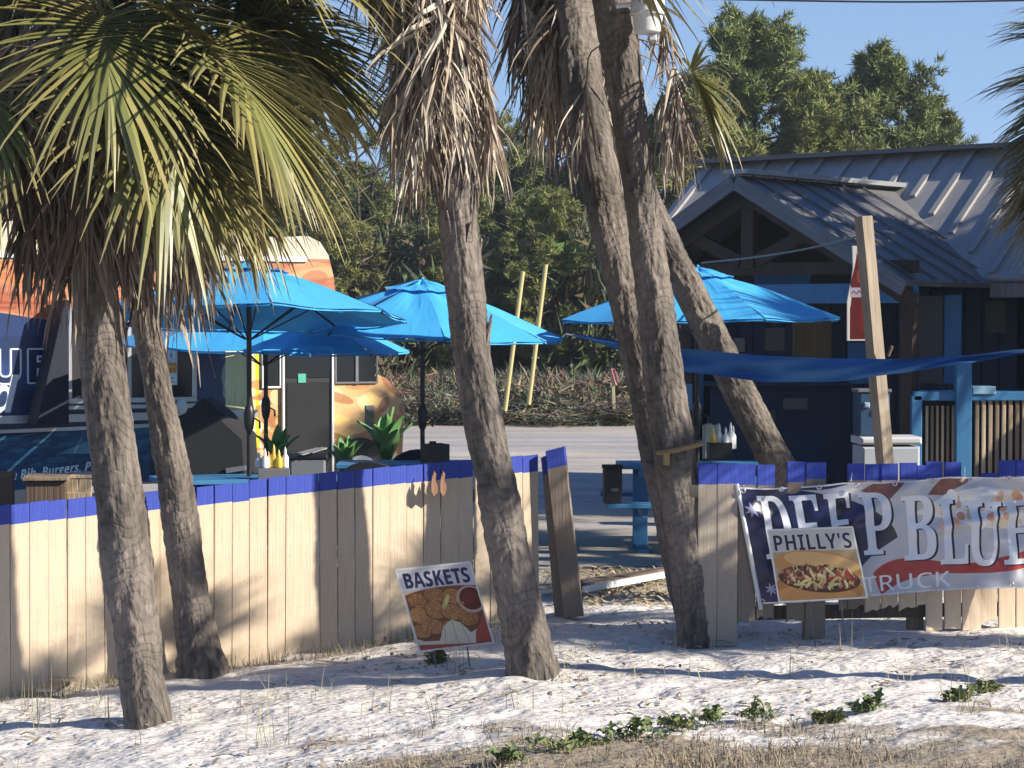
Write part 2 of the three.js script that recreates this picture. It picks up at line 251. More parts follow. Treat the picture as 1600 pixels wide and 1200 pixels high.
function frondGeo(seed, inc, dead) {                                 // a costapalmate fan leaf: stalk, rib and folded segments; +x is outwards
  const r = rng(seed), p = [], c = [], blade = dead ? 0.70 : 0.92, stalk = dead ? 0.5 + 0.2 * r() : 0.85 + 0.2 * r(), axis = [V(0, 0, 0)];
  const quad = (a, b, d, e, k) => { p.push(...a, ...b, ...d, ...b, ...e, ...d); for (let i = 0; i < 6; i++) c.push(...(Array.isArray(k[0]) ? k[[0, 0, 1, 0, 1, 1][i]] : k)); };
  let ang = inc; const n = 14, tot = stalk + 0.32, dirs = [];
  for (let i = 0; i < n; i++) { dirs.push(V(Math.cos(ang), Math.sin(ang), 0)); axis.push(axis[i].clone().addScaledVector(dirs[i], tot / n)); ang -= dead ? (i > 2 ? Math.min(0.5, Math.max(0, ang + 1.48)) : 0.03) : 0.03 + 0.03 * Math.cos(ang) * (i > 6 ? 1.6 : 1); }
  dirs.push(dirs[n - 1]);
  const sc = dead ? [0.24, 0.17, 0.105] : [0.16, 0.16, 0.06];
  for (let i = 0; i < n; i++) { const w0 = lerp(0.022, 0.006, i / n), w1 = lerp(0.022, 0.006, (i + 1) / n), up = V(-dirs[i].y, dirs[i].x, 0).multiplyScalar(w0 * 0.5), a = axis[i], b = axis[i + 1]; const L = a.clone().add(V(0, 0, w0)), R = a.clone().add(V(0, 0, -w0)), T = a.clone().add(up), L1 = b.clone().add(V(0, 0, w1)), R1 = b.clone().add(V(0, 0, -w1)), T1 = b.clone().add(up); quad(L, T, L1, T1, sc); quad(T, R, T1, R1, sc); quad(R, L, R1, L1, sc); }
  const N = dead ? 28 : 46;
  for (let s = 0; s < N; s++) {
    const side = s % 2 ? 1 : -1, k = Math.floor(s / 2) / (N / 2 - 1), f = (stalk + 0.32 * k) / tot * n, fi = Math.min(n - 1, Math.floor(f)), o = axis[fi].clone().lerp(axis[fi + 1], f - fi), t = dirs[fi];
    const phi = side * (dead ? lerp(0.75, 0.05, Math.pow(k, 0.8)) * (0.5 + r()) : lerp(1.95, 0.06, Math.pow(k, 0.85)) + (r() - 0.5) * 0.08), up = V(-t.y, t.x, 0);
    let d = t.clone().multiplyScalar(Math.cos(phi)).addScaledVector(V(0, 0, 1), Math.sin(phi)).addScaledVector(up, dead ? (r() - 0.5) * 0.5 : 0.2 * Math.abs(Math.sin(phi))).normalize();
    const L = blade * (0.72 + 0.3 * Math.sin(Math.PI * (0.2 + 0.6 * k))) * (0.75 + 0.4 * r()), ST = 6, g = dead ? 1.5 : 0.55 + 0.75 * r(), W = (dead ? 0.010 + 0.013 * r() : 0.022 + 0.009 * r());
    const shade = 0.75 + 0.5 * r(), base = dead ? (r() < 0.34 ? [0.37, 0.295, 0.215] : r() < 0.5 ? [0.17, 0.12, 0.088] : [0.55, 0.48, 0.385]) : r() < 0.2 ? [0.3, 0.26, 0.085] : [0.18, 0.185, 0.055], tip = dead ? base : [0.32, 0.26, 0.11];
    let q = o, rows = [];
    for (let i = 0; i <= ST; i++) {
      const u = i / ST, w = W * (u < 0.3 ? lerp(0.45, 1, u / 0.3) : lerp(1, 0.06, Math.pow((u - 0.3) / 0.7, 1.3))), sideV = V(0, 1, 0).cross(d); if (sideV.length() < 0.2) sideV.set(-Math.sin(phi), 0, Math.cos(phi)); sideV.normalize(); if (dead) sideV.applyAxisAngle(d, r() * 1.2 + s);
      const nrm = sideV.clone().cross(d).normalize(), kk = clamp((u - 0.55) * 2.2, 0, 1), cc = [0, 1, 2].map((m) => shade * lerp(base[m], tip[m], kk));
      rows.push([q.clone().addScaledVector(sideV, w), q.clone().addScaledVector(nrm, -w * 0.45), q.clone().addScaledVector(sideV, -w), cc]);
      q = q.clone().addScaledVector(d, L / ST); d = d.clone().add(V((r() - 0.5) * (dead ? 0.3 : 0.06), -g * (0.12 + u * u * 1.3) / ST * 2, (r() - 0.5) * (dead ? 0.3 : 0.06))).normalize();
    }
    for (let i = 0; i < ST; i++) { const a = rows[i], b = rows[i + 1], k2 = [a[3], b[3]]; quad(a[0], a[1], b[0], b[1], k2); quad(a[1], a[2], b[1], b[2], k2); }
  }
  const g = new THREE.BufferGeometry(); g.setAttribute('position', new THREE.Float32BufferAttribute(p, 3)); g.setAttribute('color', new THREE.Float32BufferAttribute(c, 3)); g.computeVertexNormals(); return g;
}
const LIVE = [1.25, 0.95, 0.65, 0.35, 0.05, -0.25, -0.55].map((a, i) => frondGeo(100 + i, a, false));
const DEADS = [0.35, 0.0, -0.35, -0.65, -0.95, -0.2].map((a, i) => frondGeo(200 + i, a, true));
function trunkGeo(curve, radii, seed, len) {                         // uneven tapered trunk with leaf-scar rings and cracks
  const NV = Math.ceil(len / 0.018), NU = 40, pos = [], uv = [], idx = [], fr = curve.computeFrenetFrames(2, false), L = len;
  let N = V(1, 0, 0);
  for (let j = 0; j <= NV; j++) {
    const t = j / NV, c = curve.getPointAt(t), T = curve.getTangentAt(t), B = V(0, 0, 1).cross(T).normalize().negate(), Z = T.clone().cross(B).normalize(), R0 = radii(t), s = t * L;
    for (let i = 0; i <= NU; i++) {
      const a = (i % NU) / NU * Math.PI * 2, ca = Math.cos(a), sa = Math.sin(a), wob = fbm(ca * 1.6 + 7 + seed, sa * 1.6 + s * 1.2, 3, seed) - 0.5, ph = (s + 0.16 * wob) / 0.085, saw = ph - Math.floor(ph), crack = Math.pow(Math.abs(fbm(ca * 3 + 20 + 0.5 * Math.sin(s * 4), sa * 3 + s * 2.6 + 9, 3, seed + 5) - 0.5) * 2.4, 0.5);
      const R = R0 * (1 + 0.13 * wob) + 0.0045 * (saw - 0.5) * Math.pow(vnoise(s * 2.3 + ca, ca * 2 + 5, seed), 2) * 2 + 0.02 * (crack - 0.7) + 0.014 * (vnoise(ca * 9 + 30, sa * 9 + s * 16, seed + 9) - 0.5);
      pos.push(c.x + (B.x * ca + Z.x * sa) * R, c.y + (B.y * ca + Z.y * sa) * R, c.z + (B.z * ca + Z.z * sa) * R); uv.push(i / NU, s);
    }
  }
  for (let j = 0; j < NV; j++) for (let i = 0; i < NU; i++) { const a = j * (NU + 1) + i, b = a + 1, c = a + NU + 1, d = c + 1; idx.push(a, b, d, a, d, c); }
  const g = new THREE.BufferGeometry(); g.setAttribute('position', new THREE.Float32BufferAttribute(pos, 3)); g.setAttribute('uv', new THREE.Float32BufferAttribute(uv, 2)); g.setIndex(idx); g.computeVertexNormals(); return g;
}
// o: line [[px, py, half width in px] ...] from foot to crown, d at the foot and at the crown, numbers of fronds
function palm(label, o) {
  const foot = o.foot ?? G(o.line[0][0], o.line[0][1]), d0 = -foot.z, d1 = o.dTop ?? d0, r = rng(o.seed), n = o.line.length;
  const top = o.line[n - 1], y0 = o.line[0][1], dAt = (py) => lerp(d0, d1, Math.pow(clamp((y0 - py) / (y0 - top[1]), 0, 1), o.bend ?? 1));
  const pts = o.line.map((q) => P(q[0], q[1], dAt(q[1]))), rad = o.line.map((q) => q[2] * dAt(q[1]) / FPX);
  pts.unshift(pts[0].clone().add(V(0, -0.25, 0))); rad.unshift(rad[0] * 1.1);
  const curve = new THREE.CatmullRomCurve3(pts, false, 'centripetal'), len = curve.getLength(), cuts = [0]; for (let i = 1; i < pts.length; i++) cuts.push(cuts[i - 1] + pts[i].distanceTo(pts[i - 1]));
  const tot = cuts[pts.length - 1], radii = (t) => { const s = t * tot; let i = 1; while (i < pts.length - 1 && cuts[i] < s) i++; const f = (s - cuts[i - 1]) / (cuts[i] - cuts[i - 1]); return lerp(rad[i - 1], rad[i], f * f * (3 - 2 * f)); };
  const T = thing('palm_tree', foot, 0, label, 'palm tree', o.group), tg = trunkGeo(curve, radii, o.seed, len); tg.translate(-foot.x, -foot.y, -foot.z); mesh('trunk', tg, TRUNK, T);
  const crown = pts[pts.length - 1], sc = o.scale ?? 1;
  const put = (name, geo, m, at, az, s) => { const f = mesh(name, geo, m, T); f.position.copy(at).sub(foot); f.rotation.y = az; f.scale.setScalar(s); return f; };
  for (let i = 0; i < (o.live ?? 26); i++) { const k = i / ((o.live ?? 26) - 1), idx = clamp(Math.round(k * (o.droop ?? 6) + (r() - 0.5)), 0, 6), az = i * 2.399 + r() * 0.4; if (o.skip?.(az, k)) continue; put('frond', LIVE[idx], FROND, crown.clone().add(V(0, (0.5 - k) * 0.35 + 0.1, 0)), az, sc * (0.88 + 0.24 * r())); }
  const nd = o.dead ?? 36;
  for (let i = 0; i < nd; i++) { const k = (i + r()) / nd, t = 1 - k * (o.skirt ?? 0.8) / len, c = curve.getPointAt(clamp(t, 0, 1)), az = i * 2.399 + r() * 0.6; if (o.skip?.(az, 1)) continue; put('dead_frond', DEADS[Math.floor(r() * 6)], o.deadMat ? DEAD_SHADED : DEAD, c, az, (o.deadScale ?? sc) * (0.75 + 0.4 * r())); }
  for (const [px, py, az, live, kind, s] of o.extra ?? []) put(live ? 'frond' : 'dead_frond', (live ? LIVE : DEADS)[kind], live ? FROND : DEAD, P(px, py, dAt(py)), az, s);
  // stubs of old leaf bases stuck to the upper trunk
  for (let i = 0; i < (o.stubs ?? 0); i++) { const t = lerp(o.stubFrom ?? 0.3, 0.97, r()), c = curve.getPointAt(t), R = radii(t) * 0.98, az = r() * 6.283; const f = mesh('leaf_base', STUB[i % 3], TRUNK, T); f.position.copy(c).sub(foot).add(V(Math.cos(az) * R, 0, -Math.sin(az) * R)); f.rotation.set(0, az, 0); f.rotateZ(-0.06 - 0.16 * r()); f.scale.setScalar(0.5 + 0.4 * r()); }
  return T;
}
const STUB = [0, 1, 2].map((i) => { const g = poly([[-0.03, 0], [0.03, 0], [0.022, 0.1], [0.008, 0.17 + 0.03 * i], [-0.012, 0.16], [-0.022, 0.09]], 0.018, 0.003); g.rotateY(Math.PI / 2); return g.translate(0, -0.02, 0); });
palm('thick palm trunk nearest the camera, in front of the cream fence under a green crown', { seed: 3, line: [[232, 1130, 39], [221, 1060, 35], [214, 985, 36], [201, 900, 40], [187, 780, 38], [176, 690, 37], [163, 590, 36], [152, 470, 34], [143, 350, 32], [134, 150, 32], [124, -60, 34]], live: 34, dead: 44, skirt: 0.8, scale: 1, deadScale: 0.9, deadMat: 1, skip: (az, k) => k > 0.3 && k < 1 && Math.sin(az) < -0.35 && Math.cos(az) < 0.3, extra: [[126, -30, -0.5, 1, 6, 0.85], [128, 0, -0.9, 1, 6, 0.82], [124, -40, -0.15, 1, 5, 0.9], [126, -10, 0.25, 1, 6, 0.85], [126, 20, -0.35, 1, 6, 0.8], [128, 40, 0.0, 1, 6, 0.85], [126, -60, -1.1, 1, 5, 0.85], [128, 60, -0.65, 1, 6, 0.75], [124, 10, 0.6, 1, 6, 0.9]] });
palm('slimmer palm just behind the nearest trunk, its foot flaring against the cream fence', { seed: 5, dTop: 14.2, line: [[316, 1054, 42], [308, 1000, 34], [296, 920, 29], [281, 810, 29], [263, 700, 26], [245, 600, 23], [226, 500, 23], [210, 415, 21], [196, 320, 22], [182, 150, 26], [172, -50, 30]], live: 28, dead: 40, skirt: 0.35, scale: 1.0, deadScale: 0.85, extra: [[180, -40, 0.15, 1, 4, 0.95], [178, -20, -0.3, 1, 5, 0.95], [176, -70, 0.5, 1, 4, 1.0], [180, -60, -0.1, 1, 3, 1.0], [180, 10, 0.05, 1, 6, 0.9], [180, 30, -0.6, 1, 6, 0.9], [182, 50, 0.2, 1, 6, 0.95], [184, 40, -0.25, 1, 6, 1.0], [182, 0, 0.35, 1, 5, 1.0], [184, 20, -0.05, 1, 5, 0.95], [184, 70, 0.1, 1, 6, 0.85], [182, 60, -0.45, 1, 6, 0.85], ...[...Array(26)].map((_, i) => [178 + (i % 3) * 4, -20 + 6 * i, -0.9 + 0.37 * (i % 6), 0, i % 3, 1.1 + 0.1 * (i % 4)])] });
palm('scarred palm trunk rising beside the BASKETS sign with a shaggy brown skirt', { seed: 8, line: [[832, 1058, 43], [822, 1000, 38], [808, 930, 35], [792, 850, 33], [774, 750, 32], [752, 640, 32], [739, 560, 31], [726, 450, 30], [716, 350, 31], [704, 220, 33], [692, 90, 34], [672, -110, 36], [655, -260, 38]], live: 22, droop: 3.6, dead: 64, skirt: 1.2, stubs: 34, stubFrom: 0.42, scale: 0.9, deadScale: 0.72 });
palm('brown palm trunk half hidden by the dark trunk crossing it, left of the kiosk', { seed: 13, line: [[1082, 985, 24], [1066, 900, 26], [1048, 800, 28], [1027, 690, 30], [1003, 570, 30], [977, 460, 29], [950, 340, 30], [928, 230, 32], [908, 110, 33], [895, -60, 33], [880, -300, 36]], dTop: 16.7, bend: 3, live: 22, droop: 3.6, dead: 68, skirt: 1.75, stubs: 10, stubFrom: 0.6, scale: 0.95, deadScale: 0.9 });
palm('dark palm trunk with a tan strap, at the gate end of the banner fence', { seed: 17, line: [[1088, 1003, 30], [1078, 900, 30], [1064, 780, 31], [1050, 680, 33], [1037, 590, 33], [1026, 490, 29], [1013, 390, 28], [1000, 290, 26], [983, 180, 28], [968, 80, 31], [955, -30, 33], [930, -300, 33], [905, -680, 36]], live: 26, dead: 34, skirt: 0.7, extra: [[985, 5, 0.1, 1, 6, 0.62], [990, 40, -0.5, 0, 1, 0.75], [992, 60, 0.25, 0, 5, 0.8], [985, 80, 0.0, 0, 2, 0.7], [985, -20, 0.5, 0, 0, 0.6], [975, 70, 2.7, 0, 1, 0.7]] });
palm('thin palm trunk slanting steeply down to the right in front of the kiosk', { seed: 21, line: [[1287, 884, 30], [1222, 742, 27], [1170, 640, 26], [1122, 545, 26], [1076, 450, 25], [1040, 380, 24], [1004, 300, 23], [965, 190, 22], [930, 50, 21], [905, -240, 21]], dTop: 18.2, live: 20, dead: 26, skirt: 0.7, scale: 0.8 });
palm('palm at the right edge, its thick dead skirt dark against the sky', { seed: 26, foot: V(4.4, groundH(4.4, 15.2), -15.2), line: [[1842, 960, 34], [1838, 700, 30], [1834, 400, 30], [1830, 200, 34]], live: 74, droop: 4.6, dead: 40, skirt: 0.4, scale: 0.6, deadScale: 0.6, extra: [...Array(34)].map((_, i) => [1832, 140 + 4 * i, 2.2 + 0.055 * ((i * 5) % 34), 1, 3 + i % 3, 0.58 + 0.02 * (i % 5)]) });
{ const g = 'palms standing out of view to the right', l = 'palm standing out of view beyond the right edge';
  palm(l, { group: g, seed: 31, foot: V(6.0, 0.12, -12.8), line: [[2487, 1060, 45], [2487, 500, 40], [2487, 205, 40]], live: 26, dead: 44, scale: 0.56 });
  palm(l, { group: g, seed: 33, foot: V(4.3, 0.1, -11.9), line: [[2101, 1090, 40], [2101, 500, 34], [2101, 160, 34]], live: 24, dead: 34, scale: 0.42 });
  palm(l, { group: g, seed: 35, foot: V(7.5, 0.02, -22.4), line: [[2005, 840, 26], [2001, 300, 24], [1995, 60, 24]], live: 40, dead: 60, scale: 1.1 });
  palm(l, { group: g, seed: 39, foot: V(8.6, 0.02, -17.6), line: [[2560, 930, 30], [2556, 300, 28], [2550, 150, 28]], live: 26, dead: 44, scale: 1.0 });
}
// ---------------------------------------------------------------- fences
const CREAM = [0.70, 0.56, 0.405], BLUE = [0.04, 0.075, 0.44], OLD = [0.27, 0.215, 0.165], SHADED_BOARD = [0.40, 0.335, 0.265];
const plankGeos = new Map();
function plank(w, h, t, low, capH, seed, jag, slant = 0) {                       // one upright board, its top painted; jag breaks the lower end
  const key = [w, h, t, low, capH, seed, jag, slant].join(); if (plankGeos.has(key)) return plankGeos.get(key);
  const r = rng(seed), cut = Math.max(h - capH, 0.02), parts = [];
  const outline = (y0, y1, j) => { const pts = [[-w / 2, y0 - (y0 ? slant / 2 : 0)]]; if (j) for (let i = 1; i < 4; i++) pts.push([-w / 2 + w * i / 4, y0 + r() * j]); pts.push([w / 2, y0 + r() * (j || 0) + (y0 ? slant / 2 : 0)], [w / 2, y1 + slant / 2], [-w / 2, y1 - slant / 2]); return poly(pts, t, 0.003).translate(0, 0, t / 2); };
  parts.push(colour(outline(0, cut, jag), () => low)); if (capH) parts.push(colour(outline(cut + 0.0005, h, 0), () => BLUE));
  const g = join(parts); plankGeos.set(key, g); return g;
}
{ // the cream fence with its blue top
  const A = G(-75, 1103), B = G(389, 1031), C = G(842, 966);
  const F = thing('picket_fence', B, 0, 'cream board fence with a blue painted top edge, left of the gate gap', 'fence');
  const r = rng(77);
  for (const [p, q, h0, h1] of [[A, B, 1.19, 1.14], [B, C, 1.155, 1.10]]) {
    const dir = q.clone().sub(p), L = Math.hypot(dir.x, dir.z), n = Math.round(L / 0.118), pl = new Plane(p, dir);
    for (let i = 0; i < n; i++) {
      const t = (i + 0.5) / n, o = p.clone().lerp(q, t), hh = lerp(h0, h1, t) + (r() - 0.5) * 0.007; o.y = groundH(o.x, -o.z) - 0.04;
      const tone = 0.94 + 0.1 * r(), m = wmesh('plank', plank(0.1145, 1.16, 0.02, CREAM, 0.112, i % 5, 0, 0.0095), M.paint, F);
      m.position.copy(F.worldToLocal(o.addScaledVector(pl.n, (r() - 0.5) * 0.008))); m.rotation.set(0, pl.turn + (r() - 0.5) * 0.03, (r() - 0.5) * 0.016); m.scale.set(r() < 0.12 ? 0.945 : 0.965 + 0.03 * r(), (hh + 0.04) / 1.16, 1);
    }
    for (const y of [0.22, 0.88]) { const a = p.clone().addScaledVector(pl.n, -0.035), b = q.clone().addScaledVector(pl.n, -0.035); a.y += y; b.y += y; wmesh('rail', bar(a, b, 0.038, 0.085), M.darkWood, F); }
    for (const t of [0.02, 0.5, 0.97]) { const o = p.clone().lerp(q, t).addScaledVector(pl.n, -0.1); o.y = groundH(o.x, -o.z) - 0.2; wmesh('post', box(0.09, 1.22, 0.09, 0, 0.61, 0).rotateY(pl.turn).translate(o.x, o.y, o.z), M.darkWood, F); }
  }
  // dark gate posts at the gap, leaning
  const E = new Plane(G(880, 968), V(1, 0, 0.1));
  for (const [a, zo] of [[[[846, 716], [862, 709], [884, 966], [868, 970]], 0.1], [[[853, 706], [881, 699], [910, 962], [882, 966]], 0]]) {
    const q = a.map((p) => E.at(p[0], p[1], -zo)), mk = (k0, k1, c) => { const L = (s, k) => [lerp(q[s ? 1 : 0][0], q[s ? 2 : 3][0], k), lerp(q[s ? 1 : 0][1], q[s ? 2 : 3][1], k)]; return colour(poly([L(0, k1), L(1, k1), L(1, k0), L(0, k0)], 0.1), () => c); };
    const g = join([mk(0, 0.105, BLUE), mk(0.106, 1, OLD)]); g.translate(0, 0, -zo).applyMatrix4(new THREE.Matrix4().makeRotationY(E.turn)).translate(E.O.x, E.O.y, E.O.z); wmesh('gate_post', g, M.paint, F);
  }
  { const q = [[888, 892], [899, 890], [911, 962], [893, 964]].map((p) => E.at(p[0], p[1], -0.13)); wmesh('plank', colour(poly(q, 0.02), () => CREAM).translate(0, 0, -0.13).applyMatrix4(new THREE.Matrix4().makeRotationY(E.turn)).translate(E.O.x, E.O.y, E.O.z), M.paint, F); }
}
const rightFence = new Plane(G(1095, 1006), G(1600, 986).sub(G(1095, 1006)));
{
  const F = thing('board_fence', rightFence.O, rightFence.turn, 'weathered board fence with broken blue tops, carrying the large banner', 'fence'), r = rng(91), R = rightFence;
  // x0, x1, top, foot rows of every board
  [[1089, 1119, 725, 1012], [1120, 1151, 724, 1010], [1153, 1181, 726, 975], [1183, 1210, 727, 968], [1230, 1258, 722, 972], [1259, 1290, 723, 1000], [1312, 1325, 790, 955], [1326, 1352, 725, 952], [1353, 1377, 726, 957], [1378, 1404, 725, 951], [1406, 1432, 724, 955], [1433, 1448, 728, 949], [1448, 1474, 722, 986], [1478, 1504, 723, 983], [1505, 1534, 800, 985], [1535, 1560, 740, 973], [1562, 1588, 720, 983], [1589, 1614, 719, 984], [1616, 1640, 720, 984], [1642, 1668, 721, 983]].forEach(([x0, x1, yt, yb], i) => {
    const a = R.at(x0, yb), b = R.at(x1, yt), h = b[1] - a[1], low = i < 2 ? SHADED_BOARD : i < 8 ? OLD : CREAM, m = mesh('plank', plank(b[0] - a[0], h, 0.022, low, yt < 745 ? (i < 5 ? 0.125 : 0.1) : 0, i, yb < 980 ? 0.03 : 0.006), M.paint, F);  // the two gate-end boards have shade put into their grey brown tone
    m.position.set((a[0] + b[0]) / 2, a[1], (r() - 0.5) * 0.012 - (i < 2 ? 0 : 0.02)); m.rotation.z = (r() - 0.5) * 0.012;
  });
  const x1 = R.at(1670, 900)[0];
  for (const py of [775, 958]) { const y = R.at(1300, py)[1]; mesh('rail', box(x1, 0.085, 0.038, x1 / 2 + 0.02, y, -0.07), M.darkWood, F); }
  for (const px of [1110, 1276, 1440, 1620]) { const x = R.at(px, 900)[0], y1 = R.at(px, 750)[1]; mesh('post', box(0.09, y1 + 0.2, 0.09, x, y1 / 2 - 0.1, -0.14), M.wood, F); }
}
// ---------------------------------------------------------------- printed things
const rect = (c, x, y, w, h, f) => { c.fillStyle = f; c.fillRect(x, y, w, h); };
function blob(c, x, y, rx, ry, rot, f) { c.fillStyle = f; c.beginPath(); c.ellipse(x, y, rx, ry, rot, 0, 6.2832); c.fill(); }
function fitText(c, s, x, y, w, font, size, fill, stroke, lw) { c.save(); c.font = font.replace('#', size); const k = w / c.measureText(s).width; c.translate(x, y); c.scale(k, 1); if (stroke) { c.lineWidth = lw; c.strokeStyle = stroke; c.lineJoin = 'round'; c.strokeText(s, 0, 0); } if (fill) { c.fillStyle = fill; c.fillText(s, 0, 0); } c.restore(); }
const bannerTex = canvasTex(2048, 800, (c, W, H) => {
  const r = rng(4); rect(c, 0, 0, W, H, '#212140');
  for (let i = 0; i < 30; i++) blob(c, r() * 900, r() * H, 30 + 130 * r(), 20 + 70 * r(), r() * 3, `rgba(${30 + 30 * r() | 0},${30 + 28 * r() | 0},${70 + 40 * r() | 0},0.5)`);
  // striped field of the flag sweeping to the right
  c.fillStyle = '#c4c3c6'; c.beginPath(); c.moveTo(300, 0); c.bezierCurveTo(520, 60, 720, 20, 760, 0); c.lineTo(W, 0); c.lineTo(W, H); c.lineTo(560, H); c.bezierCurveTo(700, 660, 760, 520, 1010, 400); c.bezierCurveTo(980, 240, 820, 110, 300, 0); c.fill();
  c.fillStyle = '#8a5248'; c.beginPath(); c.moveTo(900, 0); c.lineTo(1090, 0); c.lineTo(960, 140); c.lineTo(800, 60); c.fill(); c.fillStyle = '#7d4c44'; c.beginPath(); c.moveTo(1330, 0); c.lineTo(1560, 0); c.lineTo(1330, 130); c.lineTo(1220, 110); c.fill();
  c.fillStyle = '#b03a34'; c.beginPath(); c.moveTo(820, 640); c.bezierCurveTo(960, 500, 1150, 560, 1320, 600); c.bezierCurveTo(1560, 640, 1700, 560, W, 500); c.lineTo(W, 620); c.bezierCurveTo(1700, 700, 1560, 690, 1380, 680); c.bezierCurveTo(1200, 670, 1010, 690, 860, 800); c.fill();
  c.fillStyle = '#ece6de'; c.beginPath(); c.moveTo(1120, 240); c.bezierCurveTo(1300, 140, 1500, 60, 1640, 70); c.lineTo(1900, 120); c.lineTo(1960, 330); c.bezierCurveTo(1700, 420, 1500, 330, 1380, 300); c.fill();
  for (let i = 0; i < 60; i++) blob(c, 1280 + 620 * r(), 130 + 220 * r(), 14 + 40 * r(), 10 + 26 * r(), r() * 3, ['#f3e2c8', '#eec8a8', '#e8b088', '#f8f2ea', '#e39a78'][i % 5]);
  for (const [x, y, s] of [[70, 150, 60], [110, 700, 50], [240, 330, 30]]) { c.fillStyle = '#a9a6c4'; c.beginPath(); for (let i = 0; i < 14; i++) { const a = i / 14 * 6.283, q = s * (i % 2 ? 0.4 : 1); c.lineTo(x + q * Math.cos(a), y + q * Math.sin(a)); } c.fill(); }
  const font = 'bold #px serif';
  for (const [s, x, y, w, h, t] of [['D', 105, 490, 220, 610, 0], ['E', 320, 495, 205, 610, 0], ['E', 540, 500, 195, 610, 0], ['P', 765, 510, 225, 610, 0], ['B', 1035, 570, 240, 650, 0], ['L', 1275, 615, 205, 640, 0], ['U', 1455, 630, 255, 640, 0], ['E', 1705, 630, 230, 640, 0]]) { fitText(c, s, x + 14, y + 8, w, font, h, '#101024'); fitText(c, s, x, y, w, font, h, '#e9e9ec'); }
  fitText(c, 'FOOD TRUCK', 150, 770, 1190, '#px sans-serif', 150, '#f2f0ec');
  c.strokeStyle = '#dcdce2'; c.lineWidth = 14; c.strokeRect(4, 4, W - 8, H - 8);
  for (let i = 0; i < 500; i++) rect(c, r() * W, r() * H, 1 + 3 * r(), 1 + 2 * r(), 'rgba(60,55,50,0.25)');
});
{
  const q = [[1152, 761], [1645, 738], [1645, 913], [1184, 944]].map((p) => P(p[0], p[1], 14.18)), r = rng(3);
  const g = surf((u, v) => {                                         // v = 0 is the lower edge; slack folds hang between the ties
    const a = q[3].clone().lerp(q[2], u), b = q[0].clone().lerp(q[1], u), p = a.lerp(b, v);
    p.z += 0.02 * Math.sin(u * 9 + v * 3) + 0.015 * Math.sin(u * 23 - v * 7 + 1) * (0.4 + v) + 0.03 * Math.exp(-Math.pow((v - 0.86 + 0.25 * Math.sin(u * 6.5)) / 0.07, 2)) + 0.02 * Math.sin((u + v * 0.6) * 31) * v * u + 0.03 * (vnoise(u * 22, v * 7, 3) - 0.5) + 0.05 * Math.exp(-Math.pow((v - 0.55 - 0.5 * (u - 0.62)) / 0.06, 2)) * sstep(0.5, 0.7, u);
    p.y -= 0.014 * Math.abs(Math.sin(u * 9.42)) * v + 0.006 * Math.sin(u * 8); return p;
  }, 150, 60);
  const t = thing('banner', q[3].clone(), 0, 'large slack printed banner reading DEEP BLUE, tied to the board fence', 'banner'); t.updateMatrixWorld(true);
  wmesh('sheet', g, new THREE.MeshPhysicalMaterial({ map: bannerTex, roughness: 0.34, clearcoat: 0.15, clearcoatRoughness: 0.3, side: THREE.DoubleSide }), t);
  // white pole at the free end
  wmesh('edge_pole', rod(P(1151, 756, 14.16), P(1189, 952, 14.16), 0.014, 0.014, 12), M.white, t);
  for (let i = 0; i < 9; i++) for (const v of [0.03, 0.97]) { const u = 0.015 + i * 0.12, p = q[3].clone().lerp(q[2], u).lerp(q[0].clone().lerp(q[1], u), v); wmesh('grommet', new THREE.TorusGeometry(0.012, 0.005, 6, 14).translate(p.x, p.y, p.z + 0.045), M.metal, t); }
  for (const u of [0.02, 0.36, 0.72]) { const p = q[0].clone().lerp(q[1], u); wmesh('tie', rod(p, p.clone().add(V(0.02, 0.05, -0.09)), 0.004, 0.004, 6), M.white, t); }
}
const yardSign = (name, label, px, d, tex, stakes) => {
  const q = px.map((p) => P(p[0], p[1], d)), o = q[3].clone().lerp(q[2], 0.5); o.y = groundH(o.x, d);
  const t = thing(name, o, 0, label, 'sign'), g = surf((u, v) => q[3].clone().lerp(q[2], u).lerp(q[0].clone().lerp(q[1], u), v).add(V(0, 0, 0.004 * Math.sin(u * 3.1))), 12, 12);
  const back = g.clone().translate(0, 0, -0.006), rim = ['0', '1', '2', '3'].map((_, i) => { const a = q[i], b = q[(i + 1) % 4]; return bar(a.clone().add(V(0, 0, -0.003)), b.clone().add(V(0, 0, -0.003)), 0.005, 0.007); });
  wmesh('panel', g, new THREE.MeshStandardMaterial({ map: tex, roughness: 0.5, side: THREE.DoubleSide }), t); wmesh('backing', join([back, ...rim]), M.white, t);
  for (const [a, b] of stakes) { const A = P(a[0], a[1], d + 0.015), B = P(b[0], b[1], d + 0.015); wmesh('stake', rod(A, B.add(V(0, -0.06, 0)), 0.0045, 0.0045, 8), M.grey, t); }
};
